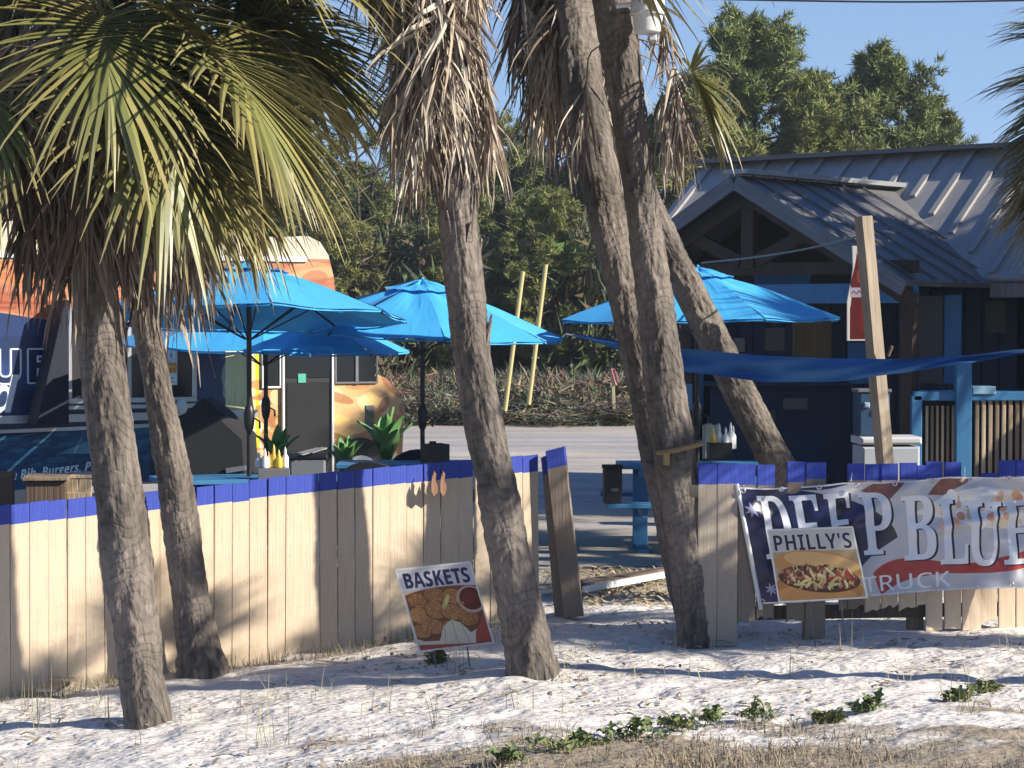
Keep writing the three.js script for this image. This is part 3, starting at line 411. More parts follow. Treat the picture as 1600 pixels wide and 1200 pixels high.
const basketsTex = canvasTex(800, 900, (c, W, H) => {
  const r = rng(9); rect(c, 0, 0, W, H, '#c9b59b'); rect(c, 0, 0, W, 250, '#c9c4c4');
  fitText(c, 'BASKETS', 40, 215, 720, 'bold #px sans-serif', 225, '#1d2350', '#3b4470', 6);
  c.save(); c.beginPath(); c.moveTo(20, 290); c.bezierCurveTo(260, 215, 560, 225, 790, 255); c.lineTo(790, 890); c.lineTo(20, 890); c.clip(); rect(c, 0, 200, W, 700, '#7a4a26');
  for (const [x, y, a, b] of [[140, 360, 110, 85], [330, 320, 120, 90], [520, 350, 110, 90], [120, 520, 120, 95], [300, 480, 120, 100], [470, 520, 130, 95], [620, 600, 110, 90], [220, 650, 130, 90], [420, 680, 110, 80], [90, 690, 100, 80]]) {
    blob(c, x, y + 10, a, b, 0.3, '#6a3c1c'); blob(c, x, y, a * 0.94, b * 0.92, 0.3, ['#b07440', '#c08349', '#a06836'][(x + y | 0) % 3]);
    for (let i = 0; i < 60; i++) { const an = r() * 6.283, q = Math.sqrt(r()) * 0.85; blob(c, x + a * q * Math.cos(an), y + b * q * Math.sin(an), 4 + 9 * r(), 3 + 6 * r(), r() * 3, ['#d09a5a', '#94602f', '#c48c4e', '#b07440'][i % 4]); }
  }
  blob(c, 700, 400, 150, 150, 0, '#c7a690'); blob(c, 705, 395, 125, 125, 0, '#5e1d12'); blob(c, 690, 380, 80, 70, 0, '#732616'); blob(c, 430, 400, 26, 90, 0.55, '#c3b95e'); blob(c, 445, 385, 14, 60, 0.55, '#d8d084'); blob(c, 590, 430, 30, 18, 0.2, '#a07d4a');
  c.fillStyle = '#e0cfb4'; c.beginPath(); c.moveTo(0, 760); c.lineTo(90, 800); c.lineTo(250, 810); c.lineTo(330, 660); c.lineTo(430, 600); c.lineTo(520, 640); c.lineTo(600, 760); c.lineTo(690, 720); c.lineTo(650, 900); c.lineTo(0, 900); c.fill();
  c.fillStyle = '#b04a36'; c.beginPath(); c.moveTo(650, 760); c.lineTo(800, 560); c.lineTo(800, 900); c.lineTo(0, 900); c.lineTo(0, 830); c.lineTo(620, 880); c.fill(); c.strokeStyle = '#8f6d52'; c.lineWidth = 5; c.beginPath(); c.moveTo(340, 670); c.lineTo(300, 880); c.moveTo(430, 610); c.lineTo(440, 860); c.moveTo(520, 650); c.lineTo(560, 870); c.stroke();
  c.restore(); c.strokeStyle = '#e8e2da'; c.lineWidth = 10; c.strokeRect(4, 4, W - 8, H - 8);
});
yardSign('yard_sign', 'tilted yard sign reading BASKETS over a picture of fried food', [[618, 890], [734, 878], [771, 1004], [655, 1018]], 13.55, basketsTex, [[[677, 1010], [682, 1036]], [[729, 1004], [735, 1032]]]);
const phillyTex = canvasTex(1000, 800, (c, W, H) => {
  const r = rng(19); rect(c, 0, 0, W, H, '#c5c0b8'); fitText(c, "PHILLY'S", 30, 235, 930, 'bold #px sans-serif', 240, '#1e2240', '#f0ece4', 5);
  c.save(); rect(c, 20, 250, 960, 540, '#b99d74'); c.translate(-35, -70); c.scale(1.07, 1.17);
  blob(c, 520, 420, 470, 150, 0.12, '#c78f4f'); blob(c, 560, 385, 400, 90, 0.16, '#dcae70'); blob(c, 470, 640, 470, 150, 0.06, '#b57a3c'); blob(c, 440, 690, 420, 90, 0.06, '#c88f4e'); blob(c, 500, 540, 430, 130, 0.1, '#4e2c1c');
  for (let i = 0; i < 330; i++) { const a = r() * 6.283, q = Math.sqrt(r()); blob(c, 490 + 400 * q * Math.cos(a), 525 + 115 * q * Math.sin(a) + 30 * q * Math.cos(a), 8 + 28 * r(), 6 + 14 * r(), r() * 3, ['#a05b45', '#7a3b2b', '#c07a5c', '#53301f', '#d2b27a', '#8a3a30', '#b9a35c', '#3e2a1c'][i % 8]); }
  for (let i = 0; i < 26; i++) blob(c, 200 + 640 * r(), 470 + 140 * r(), 9 + 8 * r(), 40 + 40 * r(), r() * 3, ['#e2cf9c', '#c9c07a', '#b23a2c', '#d8b27a'][i % 4]);
  c.restore(); c.strokeStyle = '#efeae2'; c.lineWidth = 12; c.strokeRect(5, 5, W - 10, H - 10);
});
yardSign('yard_sign', "yard sign reading PHILLY'S over a picture of a filled sandwich, in front of the banner", [[1199, 828], [1332, 823], [1356, 934], [1217, 941]], 13.95, phillyTex, [[[1264, 938], [1277, 1013]], [[1313, 935], [1323, 1003]]]);

// ---------------------------------------------------------------- food truck
{
  const L = P(0, HORIZON, 22.2), R = P(505, HORIZON, 23.9); L.y = R.y = 0; const T = new Plane(R, R.clone().sub(L)), at = (x, y, o) => T.at(x, y, o);
  const K = thing('food_truck', R, T.turn, 'food truck wrapped in blue and flame orange print, parked behind the left fence', 'truck');
  const X0 = -8.2, top = 2.86, c0 = at(60, 515), pxm = 190;           // texture: pixels per metre, x from X0, y from 0
  const tx = (X) => (X - X0) * pxm, ty = (Y) => 600 - Y * pxm;
  const wrap = canvasTex(2048, 600, (c, W, H) => {
    const r = rng(6), m = (px, py) => { const a = at(px, py); return [tx(a[0]), ty(a[1])]; };
    rect(c, 0, 0, W, H, '#243a66');
    for (let i = 0; i < 160; i++) blob(c, r() * W, 240 + 340 * r(), 30 + 120 * r(), 8 + 30 * r(), r() * 0.6 - 0.3, ['rgba(48,84,140,0.35)', 'rgba(20,34,66,0.35)', 'rgba(60,100,150,0.25)'][i % 3]);
    const yb = m(0, 500)[1], yt = ty(2.66); rect(c, 0, 0, W, yt, '#cbbfa9'); rect(c, 0, yt, W, yb - yt, '#b98057');
    for (let i = 0; i < 420; i++) { const k = r(); blob(c, r() * W, yt + 10 + k * (yb - yt - 10), 20 + 90 * r(), 5 + 16 * r(), r() * 0.4 - 0.2, ['rgba(205,140,92,0.5)', 'rgba(160,88,58,0.45)', 'rgba(222,180,130,0.5)', 'rgba(180,108,84,0.45)', 'rgba(196,112,66,0.4)'][i % 5]); }
    for (let i = 0; i < 26; i++) rect(c, r() * W, yb - 50 + 36 * r(), 80 + 200 * r(), 5, 'rgba(150,70,50,0.7)');
    c.fillStyle = '#243a66'; c.beginPath(); c.moveTo(0, yb + 4); for (let x = 0; x <= W; x += 40) c.lineTo(x, yb - 8 + 9 * Math.sin(x * 0.02)); c.lineTo(W, yb + 30); c.lineTo(0, yb + 30); c.fill();
    // lettering of the side: outlined BLUE, white Food
    const u0 = m(0, 598), u1 = m(85, 540), lw = (u1[0] - u0[0]) / 2.05;
    c.save(); c.lineWidth = 5; fitText(c, 'DEEP BLUE', u0[0] - lw * 8.0, u0[1], lw * 10.0, 'bold #px sans-serif', 84, '#1c2c52', '#eef2f6', 6); fitText(c, 'Food', m(22, 640)[0] - 205, m(10, 645)[1], 205, 'italic bold #px sans-serif', 92, '#f4f4f2'); c.restore();
    const a = m(352, 540), b = m(408, 645); rect(c, a[0], a[1] - 60, W, 700, '#e8dda6'); for (let i = 0; i < 40; i++) blob(c, a[0] + 80 * r(), a[1] - 60 + 240 * r(), 3 + 10 * r(), 10 + 30 * r(), 0.1, i % 2 ? 'rgba(238,228,184,0.6)' : 'rgba(220,205,150,0.6)');
    const s0 = m(399, 560); rect(c, s0[0], a[1] - 60, 9, 300, '#e3cf2e'); rect(c, s0[0] + 9, a[1] - 60, 5, 300, '#f2f2ee');
    // the cab: tan mottled picture
    const h0 = m(409, 600); rect(c, h0[0], h0[1] - 30, W, 500, '#dcb27c');
    for (let i = 0; i < 120; i++) blob(c, h0[0] + 340 * r(), h0[1] - 10 + 280 * r(), 8 + 34 * r(), 4 + 14 * r(), r() * 1.4 - 0.3, ['rgba(200,140,86,0.8)', 'rgba(240,212,160,0.8)', 'rgba(182,116,72,0.7)', 'rgba(236,200,120,0.7)', 'rgba(150,92,56,0.6)'][i % 5]);
  });
  wrap.wrapS = wrap.wrapT = THREE.ClampToEdgeWrapping; const WR = new THREE.MeshPhysicalMaterial({ map: wrap, roughness: 0.35, clearcoat: 0.3, clearcoatRoughness: 0.2, side: THREE.DoubleSide });
  const uvSide = (g) => { const p = g.attributes.position, u = g.attributes.uv; for (let i = 0; i < p.count; i++) u.setXY(i, tx(p.getX(i)) / 2048, 1 - ty(p.getY(i)) / 600); return g; };
  const prof = [[X0, 0.42], ...[[626, 770], [628, 700], [631, 640], [622, 612], [604, 594], [590, 588]].map((p) => at(...p)), ...[[520, 590], [524, 470], [520, 432], [512, 400], [500, 381], [482, 372]].map((p) => at(...p)), [at(440, 370)[0], top], [X0, top]];
  prof[1][1] = 0.42;
  mesh('body', uvSide(poly(prof, 2.1, 0.03)), WR, K);
  mesh('roof_edge', box(at(478, 380)[0] - X0, 0.05, 0.03, (at(478, 380)[0] + X0) / 2, 2.655, 0.012), M.white, K);
  mesh('roof_hatch', box(0.9, 0.16, 0.8, -3.2, top + 0.075, -1, 0.03), mat(0.55, 0.5, 0.42), K);
  const quad = (name, x0, y0, x1, y1, z, t, m, parent = K, b = 0.006) => { const a = at(x0, y1, z), c = at(x1, y0, z); return mesh(name, poly([[a[0], a[1]], [c[0], a[1]], [c[0], c[1]], [a[0], c[1]]], t, b).translate(0, 0, z), m, parent); };
  const ring = (name, x0, y0, x1, y1, w, z, t, m, parent = K) => { const a = at(x0, y1, z), c = at(x1, y0, z), g = [box(c[0] - a[0], w, t, (a[0] + c[0]) / 2, a[1] + w / 2, z), box(c[0] - a[0], w, t, (a[0] + c[0]) / 2, c[1] - w / 2, z), box(w, c[1] - a[1] - 2 * w, t, a[0] + w / 2, (a[1] + c[1]) / 2, z), box(w, c[1] - a[1] - 2 * w, t, c[0] - w / 2, (a[1] + c[1]) / 2, z)]; return mesh(name, join(g), m, parent); };
  const win = quad('serving_window', 106, 482, 304, 628, 0.03, 0.03, M.black); ring('frame', 104, 480, 306, 631, 0.05, 0.035, 0.05, M.metal, win); quad('pane', 206, 545, 300, 624, 0.036, 0.008, M.glass, win); quad('mullion', 200, 484, 205, 628, 0.05, 0.02, M.metal, win);
  quad('sill', 100, 631, 308, 640, 0.09, 0.12, M.metal);
  const stick = canvasTex(128, 360, (c, W, H) => { rect(c, 0, 0, W, H, '#dfe6ee'); blob(c, 64, 60, 44, 52, 0, '#fbfdff'); blob(c, 64, 70, 18, 26, 0, '#8fb6e0'); rect(c, 6, 140, 116, 100, '#e8a03c'); rect(c, 20, 170, 88, 18, '#f5d6a0'); rect(c, 14, 256, 100, 92, '#f6f8fa'); c.fillStyle = '#5a7fae'; for (let i = 0; i < 4; i++) c.fillRect(26, 270 + i * 18, 40 + 30 * (i % 2), 7); });
  { const g = quad('window_sticker', 258, 544, 277, 602, 0.045, 0.004, new THREE.MeshStandardMaterial({ map: stick, roughness: 0.4, side: THREE.DoubleSide }), win, 0); g.geometry.computeBoundingBox(); const b = g.geometry.boundingBox, u = g.geometry.attributes.uv, p = g.geometry.attributes.position; for (let i = 0; i < p.count; i++) u.setXY(i, (p.getX(i) - b.min.x) / (b.max.x - b.min.x), (p.getY(i) - b.min.y) / (b.max.y - b.min.y)); }
  { const q = [[102, 470], [107, 470], [107, 662], [58, 662]].map((p) => at(p[0], p[1], 0.35)); mesh('awning_side', poly(q, 0.3, 0.01).translate(0, 0, 0.35), mat(0.012, 0.016, 0.03, { roughness: 0.8 }), K); }
  for (const [x0, y0, x1, y1, z] of [[-40, 657, 402, 646, 0.05], [-40, 676, 300, 662, 0.06]]) { const a = at(x0, y0, z), c = at(x1, y1, z); mesh('trim_rail', bar(V(a[0], a[1], z), V(c[0], c[1], z), 0.05, z > 0.055 ? 0.035 : 0.075), M.metal, K); }
  const low = canvasTex(1024, 320, (c, W, H) => { const r = rng(14); rect(c, 0, 0, W, H, '#174a6b'); for (let i = 0; i < 120; i++) blob(c, r() * W, r() * 200, 20 + 80 * r(), 5 + 16 * r(), r() * 0.5 - 0.25, ['rgba(40,110,140,0.5)', 'rgba(12,48,80,0.5)', 'rgba(110,170,180,0.25)', 'rgba(30,84,120,0.5)'][i % 4]); c.fillStyle = 'rgba(150,196,200,0.6)'; c.beginPath(); c.moveTo(560, 130); c.lineTo(700, 70); c.lineTo(820, 110); c.lineTo(760, 150); c.fill(); c.save(); c.translate(214, 262); c.rotate(-0.03); fitText(c, "Prime Rib, Burgers, Po'boys", 0, 0, 660, 'italic bold #px sans-serif', 74, '#ffffff'); c.restore(); });
  { const q = [[-90, 688], [235, 664], [235, 744], [-90, 778]].map((p) => { const a = at(p[0], p[1], 0.09); return T.world(a[0], a[1], 0.09); }), g = surf((u, v) => q[3].clone().lerp(q[2], u).lerp(q[0].clone().lerp(q[1], u), v).addScaledVector(T.n, 0.012 * Math.sin(u * 17) + 0.012 * Math.sin(u * 7 + v * 4)), 60, 12); wmesh('menu_banner', g, new THREE.MeshStandardMaterial({ map: low, roughness: 0.45, side: THREE.DoubleSide }), K); }
  const door = quad('cab_door', 444, 545, 519, 772, 0.02, 0.03, M.black); quad('pane', 448, 547, 516, 590, 0.026, 0.008, M.glass, door); ring('frame', 441, 543, 521, 775, 0.025, 0.03, 0.03, M.white, door); quad('pane', 449, 598, 514, 760, 0.026, 0.008, M.blackCloth, door); quad('notice', 466, 584, 478, 598, 0.032, 0.004, mat(0.08, 0.42, 0.30), door, 0.001);
  const w1 = quad('cab_window', 411, 545, 437, 604, 0.015, 0.02, M.glass); ring('frame', 409, 543, 439, 607, 0.02, 0.02, 0.02, M.white, w1);
  const w2 = quad('cab_window', 525, 546, 586, 597, 0.015, 0.02, M.glass); ring('frame', 523, 544, 590, 600, 0.02, 0.02, 0.02, M.grey, w2);
  quad('wiper', 556, 556, 560, 600, 0.03, 0.01, M.grey); quad('hood_vent', 572, 634, 584, 668, 0.014, 0.02, M.grey);
  for (const px of [560, 40]) { const a = at(px, 760), w = mesh('wheel', flat(new THREE.CylinderGeometry(0.4, 0.4, 0.26, 32).rotateX(Math.PI / 2)).translate(a[0], 0.4, -0.1), M.black, K); mesh('rim', flat(new THREE.CylinderGeometry(0.22, 0.2, 0.04, 24).rotateX(Math.PI / 2)).translate(a[0], 0.4, 0.04), M.metal, w); }
  const lampO = at(285, 635, 0.14), lamp = mesh('side_lamp', new THREE.SphereGeometry(0.062, 20, 14).scale(1, 1.15, 0.7).translate(lampO[0], lampO[1], 0.12), M.white, K);
}
// ---------------------------------------------------------------- kiosk
{
  const O = P(1175, HORIZON, 24); O.y = 0; const A = 50 * Math.PI / 180, dir = V(Math.sin(A), 0, Math.cos(A)), K = thing('kiosk', O, Math.atan2(-dir.z, dir.x), 'dark wooden kiosk with a metal gable roof and blue counter, on the right', 'kiosk'), pl = new Plane(O, dir);
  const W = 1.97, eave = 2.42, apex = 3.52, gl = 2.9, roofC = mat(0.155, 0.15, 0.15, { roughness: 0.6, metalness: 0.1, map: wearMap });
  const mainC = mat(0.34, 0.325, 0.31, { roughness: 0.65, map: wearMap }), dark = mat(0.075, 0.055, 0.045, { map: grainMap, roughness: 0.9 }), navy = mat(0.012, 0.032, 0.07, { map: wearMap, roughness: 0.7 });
  const slab = (name, a, b, c, d, t, m, parent = K) => { const n = b.clone().sub(a).cross(d.clone().sub(a)).normalize().multiplyScalar(-t), T = [a, b, c, d], U = T.map((p) => p.clone().add(n)), pos = [], f = (p, q, r, s) => { for (const k of [p, q, r, p, r, s]) pos.push(k.x, k.y, k.z); }; f(...T); f(U[3], U[2], U[1], U[0]); for (let i = 0; i < 4; i++) f(T[i], U[i], U[(i + 1) % 4], T[(i + 1) % 4]); const g = new THREE.BufferGeometry(); g.setAttribute('position', new THREE.Float32BufferAttribute(pos, 3)); g.setAttribute('uv', new THREE.Float32BufferAttribute(pos.flatMap((_, i) => i % 3 ? [] : [pos[i] * 0.5, pos[i + 2] * 0.5 + pos[i + 1] * 0.3]), 2)); g.computeVertexNormals(); return mesh(name, g, m, parent); };
  const over = 0.3, ex = W + 0.02, el = 1.5, sl = (apex - eave) / W, ridgeZ = -3.42, ridgeY = 3.93, me = -1.5, ms = (ridgeY - eave) / (me - ridgeZ), vz = me - (apex - eave) / ms;
  // gable roof: two slopes running back from the front to the valleys of the main roof
  const gr = slab('gable_roof', V(0, apex, over), V(ex, apex - sl * ex, over), V(ex, apex - sl * ex, me + 0.02), V(0, apex, vz - 0.05), 0.05, roofC), glf = slab('gable_roof', V(-el, apex - sl * el, over), V(0, apex, over), V(0, apex, vz - 0.05), V(-el, apex - sl * el, lerp(vz, me, el / ex)), 0.05, roofC);
  for (const s of [1, -1]) for (let i = 0; i < 6; i++) { const z = over - 0.25 - i * 0.42, tmax = clamp((z - me) / (vz - me), 0, 1), x0 = 0.03, xe = Math.min(s > 0 ? ex : el, z > me ? ex : ex * (1 - tmax) - 0.05); if (xe > 0.2) mesh('roof_rib', bar(V(s * x0, apex - sl * x0 + 0.022, z), V(s * xe, apex - sl * xe + 0.022, z), 0.03, 0.016), roofC, s > 0 ? gr : glf); }
  const mr = slab('main_roof', V(-3.0, ridgeY, ridgeZ), V(-3.0, eave, me), V(8.5, eave, me), V(8.5, ridgeY, ridgeZ), -0.05, mainC); slab('main_roof', V(-3.0, ridgeY, ridgeZ), V(8.5, ridgeY, ridgeZ), V(8.5, eave, 2 * ridgeZ - me), V(-3.0, eave, 2 * ridgeZ - me), -0.05, roofC);
  for (let x = -2.85; x < 8.4; x += 0.4) { let y0 = eave; if (Math.abs(x) < ex) y0 = apex - sl * Math.abs(x) + 0.03; if (y0 > ridgeY - 0.1) continue; const zf = (y) => me - (y - eave) / ms; mesh('roof_rib', bar(V(x, y0 + 0.03, zf(y0)), V(x, ridgeY + 0.01, zf(ridgeY - 0.02)), 0.07, 0.12), mainC, mr); }
  mesh('ridge_cap', join([bar(V(-3.05, ridgeY + 0.055, ridgeZ + 0.11), V(8.5, ridgeY + 0.055, ridgeZ + 0.11), 0.26, 0.05)]), roofC, K); mesh('ridge_cap', bar(V(0, apex + 0.04, over + 0.02), V(0, apex + 0.04, vz + 0.02), 0.3, 0.05), mat(0.3, 0.31, 0.32, { roughness: 0.45, metalness: 0.2 }), K);
  for (const s of [1, -1]) { mesh('fascia', bar(V(s * 0.01, apex - 0.07, over + 0.03), V(s * ((s > 0 ? ex : el) + 0.01), apex - sl * (s > 0 ? ex : el) - 0.07, over + 0.03), 0.035, 0.15), mat(0.2, 0.21, 0.235, { map: grainMap }), K); mesh('rafter', bar(V(s * 0.01, apex - 0.2, 0.1), V(s * (s > 0 ? ex : el), apex - sl * (s > 0 ? ex : el) - 0.2, 0.1), 0.07, 0.16), dark, K); }
  mesh('fascia', box(8.5 - W, 0.15, 0.035, (8.5 + W) / 2, eave - 0.08, me + 0.03), mat(0.22, 0.215, 0.21, { map: grainMap }), K);
  // truss in the gable
  mesh('tie_beam', box(W + el, 0.2, 0.09, (W - el) / 2, eave - 0.12, 0.04), M.blue, K); mesh('tie_beam', box(W + el, 0.13, 0.08, (W - el) / 2, eave + 0.14, 0.02), dark, K); mesh('king_post', box(0.15, 0.82, 0.1, 0, eave + 0.56, 0.05), dark, K);
  for (const s of [1, -1]) { mesh('brace', bar(V(s * 0.1, eave + 0.22, 0.05), V(s * 0.72, apex - sl * 0.72 - 0.2, 0.05), 0.09, 0.13), dark, K); mesh('brace', bar(V(s * 1.25, eave + 0.2, 0.05), V(s * 0.95, apex - sl * 0.95 - 0.2, 0.05), 0.08, 0.12), dark, K); }
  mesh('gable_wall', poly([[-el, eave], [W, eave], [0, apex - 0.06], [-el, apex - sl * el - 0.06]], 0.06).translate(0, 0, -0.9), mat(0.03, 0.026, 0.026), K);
  // body
  for (const [x, z] of [[-0.8, 0], [W - 0.1, 0], [-W + 0.1, -5], [7.9, -5], [4.6, me + 0.05], [7.9, me + 0.05]]) mesh('post', box(0.14, eave - 0.05, 0.14, x, eave / 2 - 0.03, z), z > -0.5 ? dark : M.blue, K);
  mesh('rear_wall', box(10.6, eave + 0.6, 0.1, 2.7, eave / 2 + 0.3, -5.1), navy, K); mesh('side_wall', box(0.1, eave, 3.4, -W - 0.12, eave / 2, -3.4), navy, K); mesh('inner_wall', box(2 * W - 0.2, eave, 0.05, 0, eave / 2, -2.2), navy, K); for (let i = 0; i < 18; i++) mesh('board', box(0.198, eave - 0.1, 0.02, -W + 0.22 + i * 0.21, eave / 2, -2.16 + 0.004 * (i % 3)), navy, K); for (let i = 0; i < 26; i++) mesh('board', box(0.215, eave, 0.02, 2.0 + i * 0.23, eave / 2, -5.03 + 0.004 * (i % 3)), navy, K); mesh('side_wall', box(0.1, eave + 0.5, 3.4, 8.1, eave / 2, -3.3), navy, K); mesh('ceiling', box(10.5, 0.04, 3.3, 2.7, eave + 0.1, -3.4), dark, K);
  mesh('floor', box(10.4, 0.08, 3.6, 2.7, 0.04, -3.3), M.grey, K);
  // place flat pieces by where they show, on planes parallel to the photograph
  const face = (name, x0, y0, x1, y1, d, t, m, parent = K, b = 0.006) => { const a = P(x0, y1, d), c = P(x1, y0, d), w = c.x - a.x, h = c.y - a.y; return wmesh(name, box(w, h, t, (a.x + c.x) / 2, (a.y + c.y) / 2, -d - t / 2, b), m, parent); };
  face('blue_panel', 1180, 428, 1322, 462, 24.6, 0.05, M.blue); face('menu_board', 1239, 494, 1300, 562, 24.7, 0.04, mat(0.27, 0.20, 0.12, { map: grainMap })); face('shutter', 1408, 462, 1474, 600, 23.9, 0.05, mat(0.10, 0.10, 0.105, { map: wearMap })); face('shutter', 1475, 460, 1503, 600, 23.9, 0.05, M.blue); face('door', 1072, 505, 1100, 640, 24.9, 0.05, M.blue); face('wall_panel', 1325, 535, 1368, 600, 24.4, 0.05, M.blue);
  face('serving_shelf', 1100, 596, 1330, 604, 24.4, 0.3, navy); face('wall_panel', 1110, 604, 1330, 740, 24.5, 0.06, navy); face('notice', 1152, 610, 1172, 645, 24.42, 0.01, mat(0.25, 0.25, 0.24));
  for (const [a, b, c, e, k] of [[1116, 520, 1140, 552, 0.3], [1146, 528, 1164, 550, 0.16], [1196, 512, 1226, 548, 0.1], [1186, 640, 1212, 668, 0.07], [1224, 622, 1262, 640, 0.12], [1540, 470, 1572, 520, 0.09]]) face('notice', a, b, c, e, 24.35, 0.012, mat(k, k * 0.96, k * 0.85, { map: wearMap }));
  // counter with slatted front
  const cd = 22.6; face('counter_frame', 1428, 612, 1700, 626, cd, 0.5, M.blue); face('counter_post', 1494, 566, 1519, 745, cd - 0.06, 0.16, M.blue); face('counter_post', 1424, 618, 1441, 745, cd, 0.1, M.blue); face('counter_frame', 1520, 604, 1556, 616, cd - 0.02, 0.4, mat(0.3, 0.5, 0.62)); face('counter_back', 1436, 628, 1700, 760, cd + 0.16, 0.03, M.blackCloth);
  const slatM = [M.paleWood, M.wood, mat(0.46, 0.36, 0.25, { map: grainMap })];
  for (let i = 0; i < 6; i++) face('slat', 1446 + i * 8.2, 634, 1450.8 + i * 8.2, 750, cd + 0.05, 0.02, slatM[(i * 7) % 3]); for (let i = 0; i < 13; i++) face('slat', 1523 + i * 10.5, 622, 1530 + i * 10.5, 750, cd + 0.03, 0.02, slatM[(i * 5 + 1) % 3]);
  face('conduit', 1072, 600, 1082, 640, 24.2, 0.05, mat(0.12, 0.25, 0.4));
}
// ---------------------------------------------------------------- umbrellas and tables
const CANOPY = new THREE.MeshPhysicalMaterial({ color: new THREE.Color().setRGB(0.055, 0.45, 0.84), roughness: 0.75, side: THREE.DoubleSide, transmission: 0.1, thickness: 0, map: texture(256, 256, (u, v) => { const k = 0.8 + 0.3 * pfbm(u, v, 3, 5, 4, 91) + 0.06 * (pfbm(u, v, 60, 60, 1, 92) - 0.5); return [k * 0.98, k, k]; }), bumpMap: texture(256, 256, (u, v) => pfbm(u, v, 14, 3, 3, 95), 1, 1, true), bumpScale: 0.004 });
function umbrella(label, px, d, r, rimH, topH, tiltX, tiltZ, turn, group, knobH = 1.2) {
  const o = P(px, HORIZON, d); o.y = 0; const U = thing('patio_umbrella', o, 0, label, 'umbrella', group), S = new THREE.Group(); S.name = 'canopy'; U.add(S); S.position.y = topH; S.rotation.set(tiltX, turn, tiltZ, 'XZY');
  const drop = topH - rimH, N = 8, da = Math.PI * 2 / N, rib = (t) => V(r * t, -drop * (0.12 * t + 0.88 * Math.pow(t, 1.25)), 0);
  const sect = (t0, t1, lift) => surf((u, v) => { const t = lerp(t0, t1, v), p = rib(t), a = (u - 0.5) * da, q = Math.cos(da / 2) / Math.cos(a); return V(p.x * q * Math.cos(a), p.y + lift - 0.03 * Math.sin(Math.PI * u) * t * (1 - 0.3 * t) + 0.008 * Math.sin(u * 9 + v * 5) + 0.012 * (vnoise(u * 5, v * 3, 7) - 0.5), p.x * q * Math.sin(a)); }, 8, 12);
  const pg = sect(0.17, 1, 0), hem = sect(0.985, 1, -0.018), vg = sect(0.01, 0.26, 0.032), rg = tube([0.05, 0.3, 0.6, 0.9, 1].map((t) => rib(t).add(V(0, -0.022, 0))), 0.009, 12, 6), sg = rod(V(0.03, -drop - 0.18, 0), rib(0.55).add(V(0, -0.03, 0)), 0.007, 0.007, 6);
  for (let i = 0; i < N; i++) { for (const [n, g, m, off] of [['canopy_panel', pg, CANOPY, 0.5], ['hem', hem, CANOPY, 0.5], ['vent_flap', vg, CANOPY, 0.5], ['rib', rg, M.pole, 0], ['strut', sg, M.pole, 0]]) { const c = mesh(n, g, m, S); c.rotation.y = (i + off) * da; } }
  mesh('finial', flat(new THREE.SphereGeometry(0.015, 12, 8)).translate(0, 0.045, 0), CANOPY, S);
  mesh('pole', rod(V(0, 0.05, 0), V(0, topH - 0.02, 0), 0.021, 0.021, 14), M.pole, U); const k = mesh('crank_housing', new THREE.LatheGeometry([[0.021, -0.12], [0.034, -0.09], [0.042, -0.04], [0.045, 0.03], [0.034, 0.08], [0.021, 0.1]].map((p) => new THREE.Vector2(...p)), 16).translate(0, knobH, 0), M.pole, U); mesh('crank_handle', join([rod(V(0.03, knobH, 0.02), V(0.09, knobH - 0.03, 0.05), 0.007), rod(V(0.09, knobH - 0.03, 0.05), V(0.09, knobH - 0.09, 0.05), 0.009)]), M.pole, k);
  mesh('base', new THREE.LatheGeometry([[0, 0.07], [0.05, 0.07], [0.06, 0.055], [0.22, 0.04], [0.24, 0.02], [0.24, 0]].map((p) => new THREE.Vector2(...p)), 28), M.black, U); return U;
}
const UG = null;
umbrella('large blue umbrella in front at the left, shadow streaked, its dark underside showing', 389, 18.6, 1.3, 2.05, 2.46, -0.085, 0.0, 0.25, UG, 1.24);
umbrella('lower blue umbrella mostly hidden behind the shadow streaked one', 415, 22, 1.4, 1.78, 2.3, 0.02, -0.035, 0.1, UG);
umbrella('blue umbrella crossed by the scarred palm trunk, above the table with the black box', 660, 20.5, 1.32, 1.92, 2.35, 0.03, -0.05, 0.2, UG, 1.17);
umbrella('bright blue umbrella behind the leaning trunks, in front of the kiosk', 1090, 20.5, 1.31, 2.04, 2.46, 0.0, 0.01, 0.36, UG);
function table(label, px, d, w, turn) {
  const o = P(px, HORIZON, d); o.y = 0; const T = thing('picnic_table', o, turn, label, 'picnic table');
  for (let i = 0; i < 4; i++) mesh('top_board', box(w, 0.036, 0.172, 0, 0.745, -0.27 + i * 0.18), M.blue, T);
  for (const s of [1, -1]) { for (const k of [0, 1]) mesh('bench_board', box(w + 0.25, 0.036, 0.13, 0, 0.44, s * (0.62 + k * 0.14)), M.blue, T); for (const x of [-w / 2 + 0.2, w / 2 - 0.2]) { mesh('bench_bearer', box(0.05, 0.09, 0.72, x, 0.375, s * 0.42), M.blue, T); } }
  for (const x of [-w / 2 + 0.2, w / 2 - 0.2]) { mesh('leg', box(0.13, 0.72, 0.09, x, 0.36, 0.03), M.blue, T); mesh('foot', box(0.1, 0.05, 1.1, x + 0.004, 0.026, 0), M.blue, T); mesh('cleat', box(0.05, 0.07, 0.66, x, 0.69, 0), M.blue, T); } return T;
}
table('blue picnic table under the umbrella crossed by the scarred palm trunk', 660, 20.5, 1.5, 0.02);
table('blue picnic table with benches beyond the gate gap, left of the banner', 1085, 20.4, 1.36, 0.0);
table('blue picnic table hidden behind the cream fence, carrying yellow and white bottles', 389, 18.6, 1.5, 0.35);
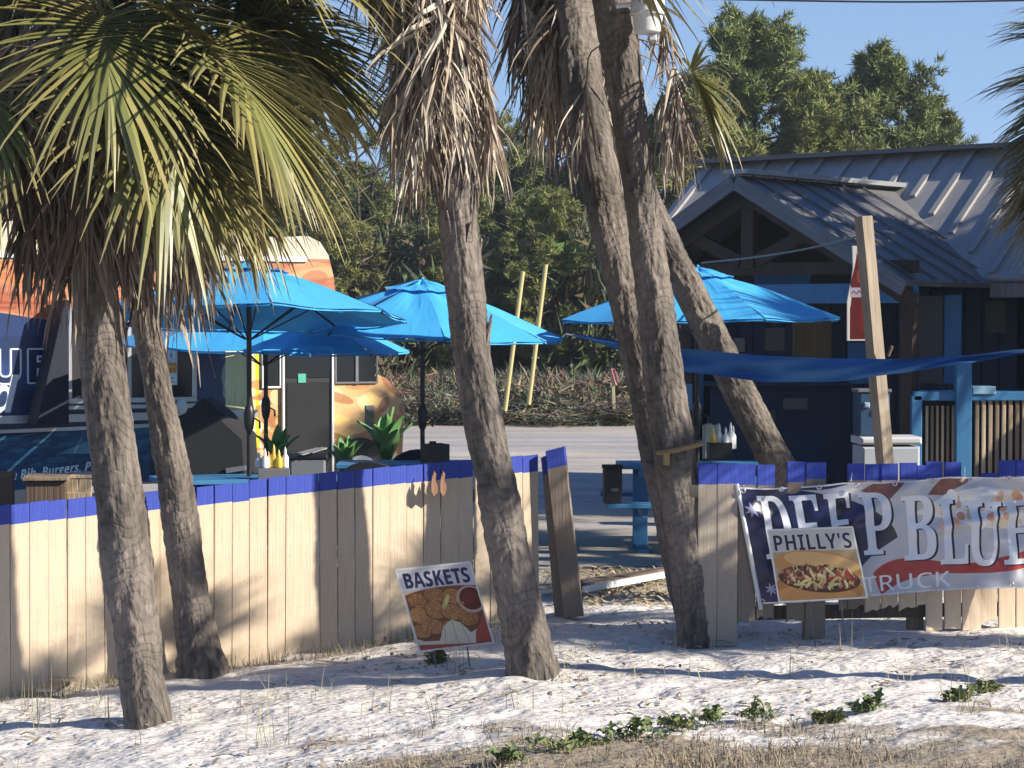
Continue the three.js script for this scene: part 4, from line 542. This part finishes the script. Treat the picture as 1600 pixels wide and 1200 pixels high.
// things on and round the tables
const at2 = (px, py, d) => P(px, py, d);
{ // condiment caddies
  const make = (label, px, py, d, bottles, boxW, colr) => { const o = P(px, py, d), t = thing('condiment_caddy', o, 0.1, label, 'caddy'); mesh('tray', box(boxW, bottles[0][2] < 0.15 ? 0.09 : 0.15, 0.16, 0, bottles[0][2] < 0.15 ? 0.045 : 0.075, 0), colr, t); bottles.forEach(([x, z, h, c], i) => { const b = mesh('bottle', new THREE.LatheGeometry([[0, 0], [0.026, 0], [0.028, 0.01], [0.028, h * 0.62], [0.012, h * 0.8], [0.011, h], [0, h]].map((p) => new THREE.Vector2(...p)), 14).translate(x, 0.09, z), c, t); mesh('cap', flat(new THREE.ConeGeometry(0.012, 0.035, 10)).translate(x, 0.09 + h + 0.015, z), c, b); }); return t; };
  const yel = mat(0.75, 0.5, 0.06, { roughness: 0.4 }), red = mat(0.5, 0.03, 0.02, { roughness: 0.4 });
  make('black caddy with white and yellow bottles on the table beside the dark trunk', 1124, 718, 20.2, [[-0.06, 0.02, 0.16, yel], [0.0, 0, 0.2, M.white], [0.05, 0.03, 0.17, M.white], [0.1, 0, 0.21, M.white], [0.13, -0.04, 0.18, M.white]], 0.2, M.black);
  make('low caddy with bottles showing over the fence, left of the dark bin', 428, 749, 18.3, [[-0.12, 0, 0.11, M.white], [-0.07, 0.03, 0.13, M.white], [0.0, 0, 0.16, yel], [0.04, 0.02, 0.12, yel], [0.09, 0, 0.14, M.white]], 0.25, M.grey);
}
{ const card = mat(0.55, 0.50, 0.36); const o = P(1113, 716, 20.6), t = thing('paper_bag', o, 0.2, 'upright tan paper bag behind the black caddy', 'paper bag'); mesh('bag', poly([[-0.065, 0], [0.065, 0], [0.068, 0.3], [0.03, 0.285], [-0.02, 0.305], [-0.066, 0.29]], 0.08, 0.008), card, t); mesh('fold', box(0.13, 0.012, 0.084, 0, 0.09, -0.04), card, t); }
{ const o = P(680, 722, 20.2), t = thing('black_box', o, 0.4, 'black open box on the blue table under the mid umbrella', 'box'); mesh('wall', join([box(0.2, 0.16, 0.01, 0, 0.08, 0.09), box(0.2, 0.16, 0.01, 0, 0.08, -0.09), box(0.01, 0.16, 0.168, 0.095, 0.08, 0), box(0.01, 0.16, 0.168, -0.095, 0.08, 0)]), M.black, t); mesh('floor', box(0.178, 0.01, 0.165, 0, 0.008, 0), M.black, t); mesh('contents', join([box(0.05, 0.17, 0.05, -0.03, 0.1, 0.02), box(0.06, 0.15, 0.06, 0.04, 0.09, -0.02)]), M.blackCloth, t); }
function chair(label, px, d, turn) {
  const o = P(px, HORIZON, d); o.y = 0; const t = thing('tub_chair', o, turn, label, 'chair'); const arc = [[-0.27, 0.43]]; for (let i = 0; i <= 12; i++) { const a = Math.PI * (1 - i / 12); arc.push([0.27 * Math.cos(a), 0.62 + 0.2 * Math.sin(a)]); } arc.push([0.27, 0.43]);
  mesh('backrest', poly(arc, 0.05, 0.012).rotateX(0.12).translate(0, 0.03, 0.28), M.black, t); mesh('seat', box(0.5, 0.05, 0.48, 0, 0.44, -0.02, 0.015), M.black, t); for (const x of [-0.21, 0.21]) { mesh('armrest', box(0.04, 0.04, 0.4, x * 1.2, 0.64, 0.0), M.black, t); for (const z of [-0.2, 0.2]) mesh('leg', rod(V(x * 1.12, 0, z * 1.1), V(x, 0.42, z), 0.018, 0.02, 8), M.black, t); } return t;
}
chair('black tub chair with a rounded back behind the cream fence', 574, 19.4, 0.1); chair('black chair back partly hidden, left of the black box', 634, 21.2, 0.35);
{ const o = P(480, HORIZON, 18.9); o.y = 0; const t = thing('trash_bin', o, 0.08, 'dark grey square bin with crumpled papers on its top', 'bin'); mesh('bin_body', box(0.3, 0.9, 0.3, 0, 0.45, 0, 0.02), M.grey, t); mesh('lid', box(0.33, 0.05, 0.33, 0, 0.915, 0, 0.015), M.black, t); const paper = mat(0.32, 0.32, 0.31); mesh('paper', bar(V(-0.08, 0.93, 0.14), V(0.12, 0.975, 0.02), 0.16, 0.006), paper, t); mesh('paper', bar(V(0.02, 0.945, 0.16), V(0.14, 0.985, 0.1), 0.1, 0.006), paper, t); }
{ const d = 19.2, q = [[274, 790], [276, 662], [300, 652], [323, 632], [347, 650], [384, 684], [392, 790]].map((p) => P(p[0], p[1], d)), o = P(333, HORIZON, d); o.y = 0; const t = thing('covered_grill', o, 0, 'large grill under a black peaked cover beside the umbrella pole', 'grill'); mesh('cover', poly(q.map((p) => [p.x - o.x, p.y]), 0.7, 0.06).translate(0, 0, 0.3), M.blackCloth, t); const a = P(352, 736, d - 0.34), b = P(384, 731, d - 0.34); mesh('strap', bar(V(a.x - o.x, a.y, 0.315), V(b.x - o.x, b.y, 0.315), 0.02, 0.04), M.grey, t); for (const x of [-0.25, 0.25]) mesh('leg', rod(V(x, 0, 0), V(x, 0.6, 0), 0.025), M.black, t); }
function agave(label, px, py, d, s, seed) {
  const o = P(px, py, d), t = thing('agave_plant', o, 0, label, 'plant'), r = rng(seed), gm = mat(0.13, 0.30, 0.09, { roughness: 0.5 });
  for (let i = 0; i < 11; i++) { const az = i * 2.399, tilt = 0.12 + 0.55 * (i / 11), L = s * (0.8 + 0.35 * r()), g = surf((u, v) => { const w = 0.075 * s * 2.3 * Math.pow(Math.sin(Math.PI * clamp(0.12 + 0.88 * v, 0, 1)), 0.8), a = tilt * (0.5 + 0.7 * v), x = (u - 0.5) * 2 * w; return V(Math.sin(a) * v * L + Math.abs(u - 0.5) * -0.03, Math.cos(a) * v * L + Math.abs(u - 0.5) * 0.06 * s, x); }, 4, 8); const m = mesh('leaf', g, gm, t); m.rotation.y = az; }
  mesh('pot', new THREE.LatheGeometry([[0, -0.02], [0.16, -0.02], [0.17, -0.05], [0.13, -o.y], [0, -o.y]].map((p) => new THREE.Vector2(...p)), 20), M.black, t);
}
agave('tall green agave in front of the tan truck hood', 604, 724, 22.3, 0.52, 3); agave('small green agave beside the truck door', 538, 742, 22.2, 0.36, 5); agave('green agave between the umbrella pole and the dark truck door', 434, 732, 22.0, 0.38, 7);
{ const o = P(75, HORIZON, 15.4); o.y = groundH(o.x, 15.4); const t = thing('wooden_crate', o, 0.1, 'dark brown wooden crate showing above the fence at the far left', 'crate'), a = P(46, 748, 15.4), b = P(106, 788, 15.4), w = b.x - a.x, top = a.y - o.y; for (let i = 0; i < 6; i++) mesh('board', box(w, top / 6 - 0.01, 0.03, (a.x + b.x) / 2 - o.x, (i + 0.5) * top / 6, 0.2), M.darkWood, t); mesh('side', box(0.03, top, 0.36, a.x - o.x + 0.02, top / 2, 0), M.darkWood, t); mesh('side', box(0.03, top, 0.36, b.x - o.x - 0.02, top / 2, 0), M.darkWood, t); mesh('lid', box(w + 0.04, 0.025, 0.46, (a.x + b.x) / 2 - o.x, top + 0.014, 0.02), M.wood, t); }
{ const o = P(128, HORIZON, 15.6); o.y = groundH(o.x, 15.6); const t = thing('wooden_crate', o, 0.05, 'pale wooden crate next to the dark one, left of the nearest palm', 'crate'), a = P(109, 745, 15.6), b = P(150, 788, 15.6), w = b.x - a.x, top = a.y - o.y; for (let i = 0; i < 2; i++) mesh('board', box(w / 2 - 0.006, top, 0.03, a.x - o.x + (i + 0.5) * w / 2, top / 2, 0.2), M.paleWood, t); mesh('rail', box(w, 0.08, 0.03, (a.x + b.x) / 2 - o.x, top - 0.13, 0.225), M.paleWood, t); mesh('lid', box(w + 0.03, 0.025, 0.4, (a.x + b.x) / 2 - o.x, top + 0.014, 0.02), M.paleWood, t); }
{ const o = P(6, HORIZON, 14.6); o.y = groundH(o.x, 14.6) - 0.1; const t = thing('square_post', o, 0.1, 'short dark square post behind the fence at the far left', 'post'), h = P(6, 738, 14.6).y - o.y; mesh('shaft', box(0.11, h - 0.03, 0.11, 0, h / 2, 0), M.darkWood, t); mesh('cap', box(0.125, 0.03, 0.125, 0, h - 0.012, 0), M.darkWood, t); }
// ---------------------------------------------------------------- the sail of blue cloth and the leaning timber
{
  const T = [[896, 523], [1000, 536], [1070, 545], [1200, 556], [1300, 560], [1400, 561], [1500, 556], [1600, 545], [1680, 534]], B = [[896, 526], [1000, 555], [1070, 581], [1200, 597], [1300, 597], [1400, 584], [1500, 568], [1600, 554], [1680, 546]], d = (u) => 17.4 - 1.2 * u;
  const ip = (A, u) => { const x = lerp(A[0][0], A[A.length - 1][0], u); let i = 1; while (i < A.length - 1 && A[i][0] < x) i++; const k = (x - A[i - 1][0]) / (A[i][0] - A[i - 1][0]); return [x, lerp(A[i - 1][1], A[i][1], k * k * (3 - 2 * k) * 0.4 + k * 0.6)]; };
  lone('shade_cloth', surf((u, v) => { const a = ip(B, u), b = ip(T, u); const p = P(a[0], lerp(a[1], b[1], v), d(u)); p.z += 0.04 * Math.sin(v * 4 + u * 11) + 0.02 * Math.sin(v * 9 - u * 31) + 0.035 * (vnoise(u * 30, v * 4, 5) - 0.5); return p; }, 140, 12), mat(0.03, 0.15, 0.42, { roughness: 0.8 }), 'long dark blue cloth strung sagging across in front of the kiosk', 'shade cloth');
  lone('cord', tube([P(884, 522, 17.5), P(896, 524, 17.4)], 0.006, 4), M.white, 'short pale cord at the left end of the blue cloth', 'cord');
  const a = P(1396, 800, 17.9), b = P(1349, 338, 17.9), t = thing('timber_post', V(a.x, 0, a.z), 0, 'tall square timber post leaning left in front of the kiosk', 'post'); wmesh('timber', bar(V(a.x, a.y - 0.35, a.z), b, 0.1, 0.1, 0.52), mat(0.42, 0.35, 0.275, { map: grainMap, bumpMap: grainBump, bumpScale: 0.004, roughness: 0.85 }), t); const h0 = P(1388, 556, 17.8), h1 = P(1394, 541, 17.78); wmesh('hook', rod(h0, h1, 0.012), M.wood, t);
  const s = canvasTex(256, 640, (c, W, H) => { rect(c, 0, 0, W, H, '#d8d2cc'); c.fillStyle = '#5c1414'; const hw = (y) => y < 40 ? 34 : y < 60 ? 40 : y < 250 ? lerp(36, 96, Math.pow((y - 60) / 190, 1.4)) : y < 420 ? 96 - 12 * Math.sin((y - 250) / 170 * 3.14) : 98; c.beginPath(); for (let y = 10; y < 630; y += 6) c.lineTo(128 + hw(y), y); for (let y = 630; y > 10; y -= 6) c.lineTo(128 - hw(y), y); c.fill(); rect(c, 92, 10, 72, 46, '#cfd0d4'); blob(c, 128, 200, 34, 50, 0, '#7c3a2a'); rect(c, 30, 280, 196, 66, '#a8a4b4'); c.strokeStyle = '#7c3038'; c.lineWidth = 9; c.beginPath(); c.moveTo(48, 326); c.bezierCurveTo(70, 270, 90, 350, 110, 310); c.bezierCurveTo(130, 280, 140, 350, 164, 306); c.bezierCurveTo(180, 284, 190, 340, 214, 300); c.stroke(); blob(c, 150, 480, 20, 110, 0, '#6e1a1a'); });
  const q = [[1324, 532], [1324, 470], [1330, 440], [1333, 420], [1332, 385], [1354, 385], [1354, 420], [1359, 440], [1363, 470], [1362, 532]].map((p) => P(p[0], p[1], 18.1)), o = P(1343, 532, 18.1), g = poly(q.map((p) => [p.x - o.x, p.y - o.y]), 0.02, 0.004); g.computeBoundingBox(); const bb = g.boundingBox, u = g.attributes.uv, p = g.attributes.position; for (let i = 0; i < p.count; i++) u.setXY(i, (p.getX(i) - bb.min.x) / (bb.max.x - bb.min.x), (p.getY(i) - bb.min.y) / (bb.max.y - bb.min.y));
  const st = thing('bottle_sign', o, 0, 'red bottle shaped sign fixed behind the leaning timber post', 'sign'); mesh('panel', g, new THREE.MeshStandardMaterial({ map: s, roughness: 0.5, side: THREE.DoubleSide }), st); mesh('bracket', bar(V(0, 0.3, -0.02), V(0.1, 0.32, -0.02), 0.02, 0.02), M.metal, st);
}
// freezer and drink dispenser at the kiosk
{ const o = P(1385, HORIZON, 22.0); o.y = 0; const t = thing('chest_freezer', o, 0.05, 'white chest freezer standing in the kiosk shade behind the leaning post', 'freezer'), w = 0.55, h = P(1385, 690, 22).y; mesh('freezer_body', box(w, h - 0.07, 0.5, 0, h / 2, 0, 0.02), mat(0.4, 0.42, 0.44), t); mesh('lid', box(w + 0.03, 0.07, 0.53, 0, h + 0.02, 0, 0.02), mat(0.55, 0.55, 0.54), t); mesh('foot', box(w - 0.08, 0.05, 0.42, 0, 0.025, 0), M.black, t);
  const k = thing('drink_dispenser', V(o.x - 0.14, h + 0.056, o.z), 0.05, 'dark drink dispenser standing on the white chest freezer', 'dispenser'); mesh('tank', box(0.3, 0.42, 0.3, 0, 0.21, 0, 0.02), mat(0.03, 0.07, 0.13, { roughness: 0.3 }), k); for (const [x, y] of [[-0.08, 0.3], [0.06, 0.26], [0.1, 0.34]]) mesh('tap', box(0.05, 0.05, 0.05, x, y, 0.17, 0.01), mat(0.35, 0.4, 0.45), k); mesh('lid', box(0.32, 0.03, 0.32, 0, 0.435, 0), M.grey, k); }
// ---------------------------------------------------------------- small things
{ const o = P(1012, 22, 14.0), t = thing('hanging_lamp', o, 0, 'white tapered lamp housing hung high on the dark palm trunk', 'lamp'); mesh('housing', new THREE.LatheGeometry([[0, 0.12], [0.098, 0.12], [0.104, 0.05], [0.106, 0.012], [0.1, 0.0], [0.094, -0.004], [0.08, -0.1], [0.07, -0.118], [0, -0.118]].map((p) => new THREE.Vector2(...p)), 36), M.white, t); mesh('band', new THREE.TorusGeometry(0.104, 0.008, 8, 36).rotateX(Math.PI / 2), M.white, t); mesh('sensor', box(0.05, 0.05, 0.05, 0.03, -0.14, 0.0, 0.008), mat(0.5, 0.5, 0.52), t); mesh('arm', rod(V(-0.09, 0.06, 0), V(-0.19, 0.05, -0.02), 0.015), M.white, t); }
{ const t = thing('trunk_strap', P(1063, 700, 14.15), 0, 'tan strap tied round the dark palm trunk', 'strap'); const R = 0.142; mesh('loop', flat(new THREE.TorusGeometry(R, 0.012, 8, 40).rotateX(Math.PI / 2).rotateZ(0.17).scale(1, 1.3, 1)).translate(0.0, 0.0, -0.05), mat(0.27, 0.19, 0.09), t); mesh('knot', box(0.04, 0.085, 0.03, -0.09, -0.06, 0.075, 0.008), mat(0.30, 0.21, 0.09), t); mesh('tag', box(0.05, 0.075, 0.008, 0.08, -0.26, 0.092), mat(0.10, 0.09, 0.07), t); }
{ const t = lone('tape_scrap', bar(P(780, 822, 12.95), P(789, 832, 12.93), 0.02, 0.004), mat(0.4, 0.62, 0.62), 'small pale scrap of tape stuck to the scarred palm trunk', 'tape'); }
for (const [x, l] of [[678, 'rusty leaf shaped ornament hung on the blue fence top, the left of two'], [692, 'rusty leaf shaped ornament hung on the blue fence top, the right of two']]) {
  const F = new Plane(G(389, 1037), G(842, 968).sub(G(389, 1037))), a = F.at(x, 776, 0.014), o = F.world(a[0], a[1], 0.014), t = thing('leaf_ornament', o, F.turn, l, 'ornament'); const m = mat(0.23, 0.12, 0.07, { roughness: 0.6 }); mesh('wing', poly([[0, 0], [0.03, 0.03], [0.03, 0.07], [0.012, 0.1], [0.016, 0.15], [0, 0.17], [-0.006, 0.1]], 0.006, 0.002), m, t); mesh('wing', poly([[0, 0], [-0.004, 0.1], [-0.01, 0.15], [-0.026, 0.09], [-0.026, 0.035]], 0.006, 0.002).rotateY(0.5), m, t); mesh('hook', rod(V(0, 0.16, 0), V(0, 0.185, -0.02), 0.003), M.pole, t); }
for (const [a, b, l] of [[[789, 602], [817, 424], 'yellow slanting guy wire guard, the shorter of two before the woods'], [[826, 592], [853, 413], 'yellow slanting guy wire guard, the taller of two before the woods']]) lone('wire_guard', rod(P(a[0], a[1] + 40, 44.5), P(b[0], b[1], 44.5), 0.045, 0.045, 10), mat(0.52, 0.45, 0.2, { roughness: 0.6 }), l, 'pole');
{ const o = G(961, 664), d = -o.z, t = thing('survey_stake', o, 0, 'thin wooden stake with a pink ribbon at the far road edge', 'stake'), q = P(957, 576, d); mesh('stake', bar(V(0, 0, 0), V(q.x - o.x, q.y - o.y, 0), 0.06, 0.03), mat(0.5, 0.43, 0.26), t); mesh('ribbon', join([bar(V(-0.06, q.y - o.y - 0.02, 0.03), V(0.02, q.y - o.y - 0.32, 0.05), 0.1, 0.01), bar(V(-0.02, q.y - o.y, 0.03), V(0.1, q.y - o.y - 0.24, 0.03), 0.08, 0.01)]), mat(0.75, 0.22, 0.28), t); }
lone('string_line', tube([P(1096, 411, 20.4), P(1180, 402, 19.8), P(1260, 389, 19), P(1338, 370, 18)], 0.008, 24, 5), M.grey, 'thin line strung from the umbrella top to the leaning post', 'line');
lone('overhead_wire', tube([P(1000, -4, 40), P(1240, 1, 40), P(1420, 3, 40), P(1640, 0, 40)], 0.018, 24, 5), M.black, 'dark overhead wire crossing the top of the sky', 'wire');
{ const o = P(957, HORIZON, 19.72); o.y = 0.459; const t = thing('black_box', o, 0.1, 'black box standing on the left end of the gate side picnic bench', 'box'); mesh('carton', box(0.15, 0.3, 0.15, 0, 0.15, 0, 0.006), M.black, t); mesh('lid', box(0.16, 0.03, 0.16, 0, 0.313, 0), M.blackCloth, t); mesh('sticker', box(0.06, 0.03, 0.004, 0.01, 0.12, 0.077, 0.001), M.grey, t); }
// timber and pipe lying inside the gate
for (const [a, b, w, h, m, l, y] of [[[912, 939], [1041, 914], 0.03, 0.045, M.white, 'white plank lying across the gate gap on other boards', 0.06], [[908, 930], [1020, 906], 0.09, 0.05, M.darkWood, 'dark brown timber lying beside the white plank', 0.03], [[905, 921], [1045, 899], 0.09, 0.045, mat(0.2, 0.14, 0.11, { map: grainMap }), 'reddish brown board lying behind the white plank', 0.02]]) { const p = G(...a), q = G(...b); p.y += y + h / 2; q.y += y + h / 2; lone('loose_board', bar(p, q, w, h), m, l, 'board'); }
{ const p = G(72, 1092), q = G(103, 1079); p.y += 0.05; q.y += 0.075; lone('loose_board', bar(p, q, 0.14, 0.02), mat(0.5, 0.43, 0.33, { map: grainMap }), 'short broken board leaning at the foot of the cream fence', 'board'); }
// weeds of the sand, each a clump of lobed leaves
{
  const r = rng(44), wm = mat(0.13, 0.165, 0.055, { roughness: 0.6 }), leaf = surf((u, v) => { const w = 0.02 * Math.sin(Math.PI * clamp(0.08 + 0.9 * v, 0, 1)) * (1 + 0.5 * Math.sin(v * 16)); return V(v * 0.075, 0.035 * Math.sin(v * 2.2) + Math.abs(u - 0.5) * 0.014, (u - 0.5) * 2 * w); }, 2, 8);
  [[860, 1176, 0.2, 0.1, 'large spreading green weed at the bottom centre of the sand'], [922, 1166, 0.08, 0.06, 'small low weed between two larger ones at the bottom centre'], [986, 1158, 0.15, 0.13, 'upright leafy weed at the edge of the dry verge'], [1060, 1140, 0.1, 0.06, 'low weed right of the upright leafy one'], [1100, 1130, 0.09, 0.06, 'flat weed left of the bushy one below the gate fence'], [1188, 1126, 0.15, 0.12, "bushy green weed on the sand below the PHILLY'S sign"], [1293, 1132, 0.08, 0.06, "small weed right of the bushy one, below the PHILLY'S sign"], [1357, 1114, 0.1, 0.08, 'round weed on the sand below the banner lettering'], [1490, 1098, 0.11, 0.08, 'weed at the right of the sand below the banner'], [1543, 1086, 0.08, 0.07, 'small weed farthest right on the sand'], [812, 1192, 0.1, 0.07, 'weed cut by the lower picture edge, left of the large spreading one'], [335, 1052, 0.12, 0.07, 'green weed at the flared foot of the slimmer left palm'], [678, 1040, 0.07, 0.07, 'small weed under the BASKETS sign']].forEach(([px, py, rad, h, label], n) => {
    const o = G(px, py), t = thing('weed', o, 0, label, 'weed'), list = [];
    const hub = [0, 1, 2, 3].map(() => [(r() - 0.5) * rad * 1.3, (r() - 0.5) * rad * 0.9, 0.5 + 0.7 * r()]);
    for (let i = 0; i < 74; i++) { const hb = hub[i % 4], a = r() * 6.283, q = Math.sqrt(r()) * rad * 0.55, g = leaf.clone().rotateX((r() - 0.5) * 0.9).rotateZ(-0.1 + Math.pow(r(), 1.6) * 1.1).rotateY(r() * 6.283); const s = (0.35 + 0.6 * r()) * hb[2]; list.push(flat(g.scale(s, s, s)).translate(hb[0] + q * Math.cos(a), 0.5 * h * hb[2] * r() * (1 - 0.6 * q / rad) + 0.005, hb[1] + q * Math.sin(a) * 0.8)); }
    mesh('leaves', join(list), n % 3 ? wm : mat(0.18, 0.2, 0.075, { roughness: 0.6 }), t); mesh('stems', join([0, 1, 2, 3, 4].map((i) => rod(V(0, -0.02, 0), V(Math.cos(i * 1.26) * rad * 0.7, h * 0.3, Math.sin(i * 1.26) * rad * 0.6), 0.003, 0.002, 5))), wm, t);
  });
}
// dry grass, straw and litter, each one mass
{
  const r = rng(64), blade = (L, w, bend) => surf((u, v) => V(bend * v * v, L * v, (u - 0.5) * w * (1 - 0.85 * v)), 1, 4), o = new THREE.Object3D();
  const mass = (name, label, cat, geo, m, n, place) => { const im = new THREE.InstancedMesh(geo, m, n); im.name = name; im.castShadow = im.receiveShadow = true; for (let i = 0; i < n; i++) { place(i); o.updateMatrix(); im.setMatrixAt(i, o.matrix); im.setColorAt(i, new THREE.Color().setScalar(0.6 + 0.7 * r())); } scene.add(im); tag(im, label, cat, null, 'stuff'); };
  const gy = (x, d) => groundH(x, d), put = (x, d, up) => { o.position.set(x, gy(x, d) + up, -d); };
  mass('dry_verge_grass', 'short dry brown grass of the verge along the lower edge', 'grass', blade(0.04, 0.006, 0.035), mat(0.31, 0.25, 0.16), 12000, () => { let x, d; do { d = 9.9 + r() * 1.9; x = (r() * 2 - 1) * 3; } while (d > 10.75 - 0.42 * clamp((1.2 - x) / 2.5, 0, 1.6) + 0.14 * x + 3.2 * (fbm(x * 1.7, d * 2.8, 4, 71) - 0.53) + 0.5); put(x, d, -0.02); o.rotation.set((r() - 0.5) * 1.6, r() * 6.3, (r() - 0.5) * 1.6); o.scale.setScalar(0.6 + 0.9 * r()); });
  mass('sand_litter', 'dry straw, bark scraps and dead leaf bits strewn over the sand', 'litter', surf((u, v) => V((v - 0.5) * 0.09, 0.010 * Math.sin(v * 3.1), (u - 0.5) * 0.012), 1, 3), mat(0.36, 0.29, 0.2), 1300, () => { let x, d; do { d = 10.4 + r() * 6; x = (r() * 2 - 1) * d * 0.26; } while (vnoise(x * 2.2, d * 3, 6) < 0.42 + 0.3 * r()); put(x, d, 0.012); o.rotation.set((r() - 0.5) * 0.5, r() * 6.3, (r() - 0.5) * 0.4); o.scale.set(0.3 + 1.3 * r() * r(), 1, 0.5 + 1.4 * r()); });
  mass('dry_grass', 'thin dry grass stems standing singly on the sand', 'grass', blade(0.2, 0.005, 0.05), mat(0.36, 0.32, 0.17), 380, (i) => { const c = i % 48, x = (hash(c, 1) * 2 - 1) * 3 + (r() - 0.5) * 0.16, d = 11.2 + hash(c, 2) * 3.2 + (r() - 0.5) * 0.16; put(x, d, -0.02); o.rotation.set((r() - 0.5) * 0.9, r() * 6.3, (r() - 0.5) * 0.9); o.scale.setScalar(0.4 + 0.9 * r()); });
  mass('fence_foot_grass', 'dry tufts and straw along the foot of the cream fence', 'grass', blade(0.12, 0.006, 0.04), mat(0.30, 0.25, 0.12), 900, () => { const p = G(-40 + r() * 900, 1000), k = r(), A = k < 0.5 ? G(-40, 1102).lerp(G(389, 1040), k * 2) : G(389, 1040).lerp(G(850, 970), k * 2 - 1); put(A.x + (r() - 0.5) * 0.1, -A.z - 0.03 - 0.12 * r() * r(), -0.02); o.rotation.set((r() - 0.5) * 1.4, r() * 6.3, (r() - 0.5) * 1.4); o.scale.setScalar(0.4 + 0.8 * r()); });
  mass('yard_straw', 'tan straw and dry stems littering the ground inside the gate', 'litter', surf((u, v) => V((v - 0.5) * 0.16, 0.03 * Math.sin(v * 3.1), (u - 0.5) * 0.012), 1, 3), mat(0.45, 0.36, 0.22), 900, () => { const d = 15.9 + r() * 2.6, x = 0.3 + r() * 1.7; put(x, d, 0.015); o.rotation.set((r() - 0.5) * 0.7, r() * 6.3, (r() - 0.5) * 0.6); o.scale.setScalar(0.4 + 1.1 * r()); });
}
renderer.render(scene, camera);
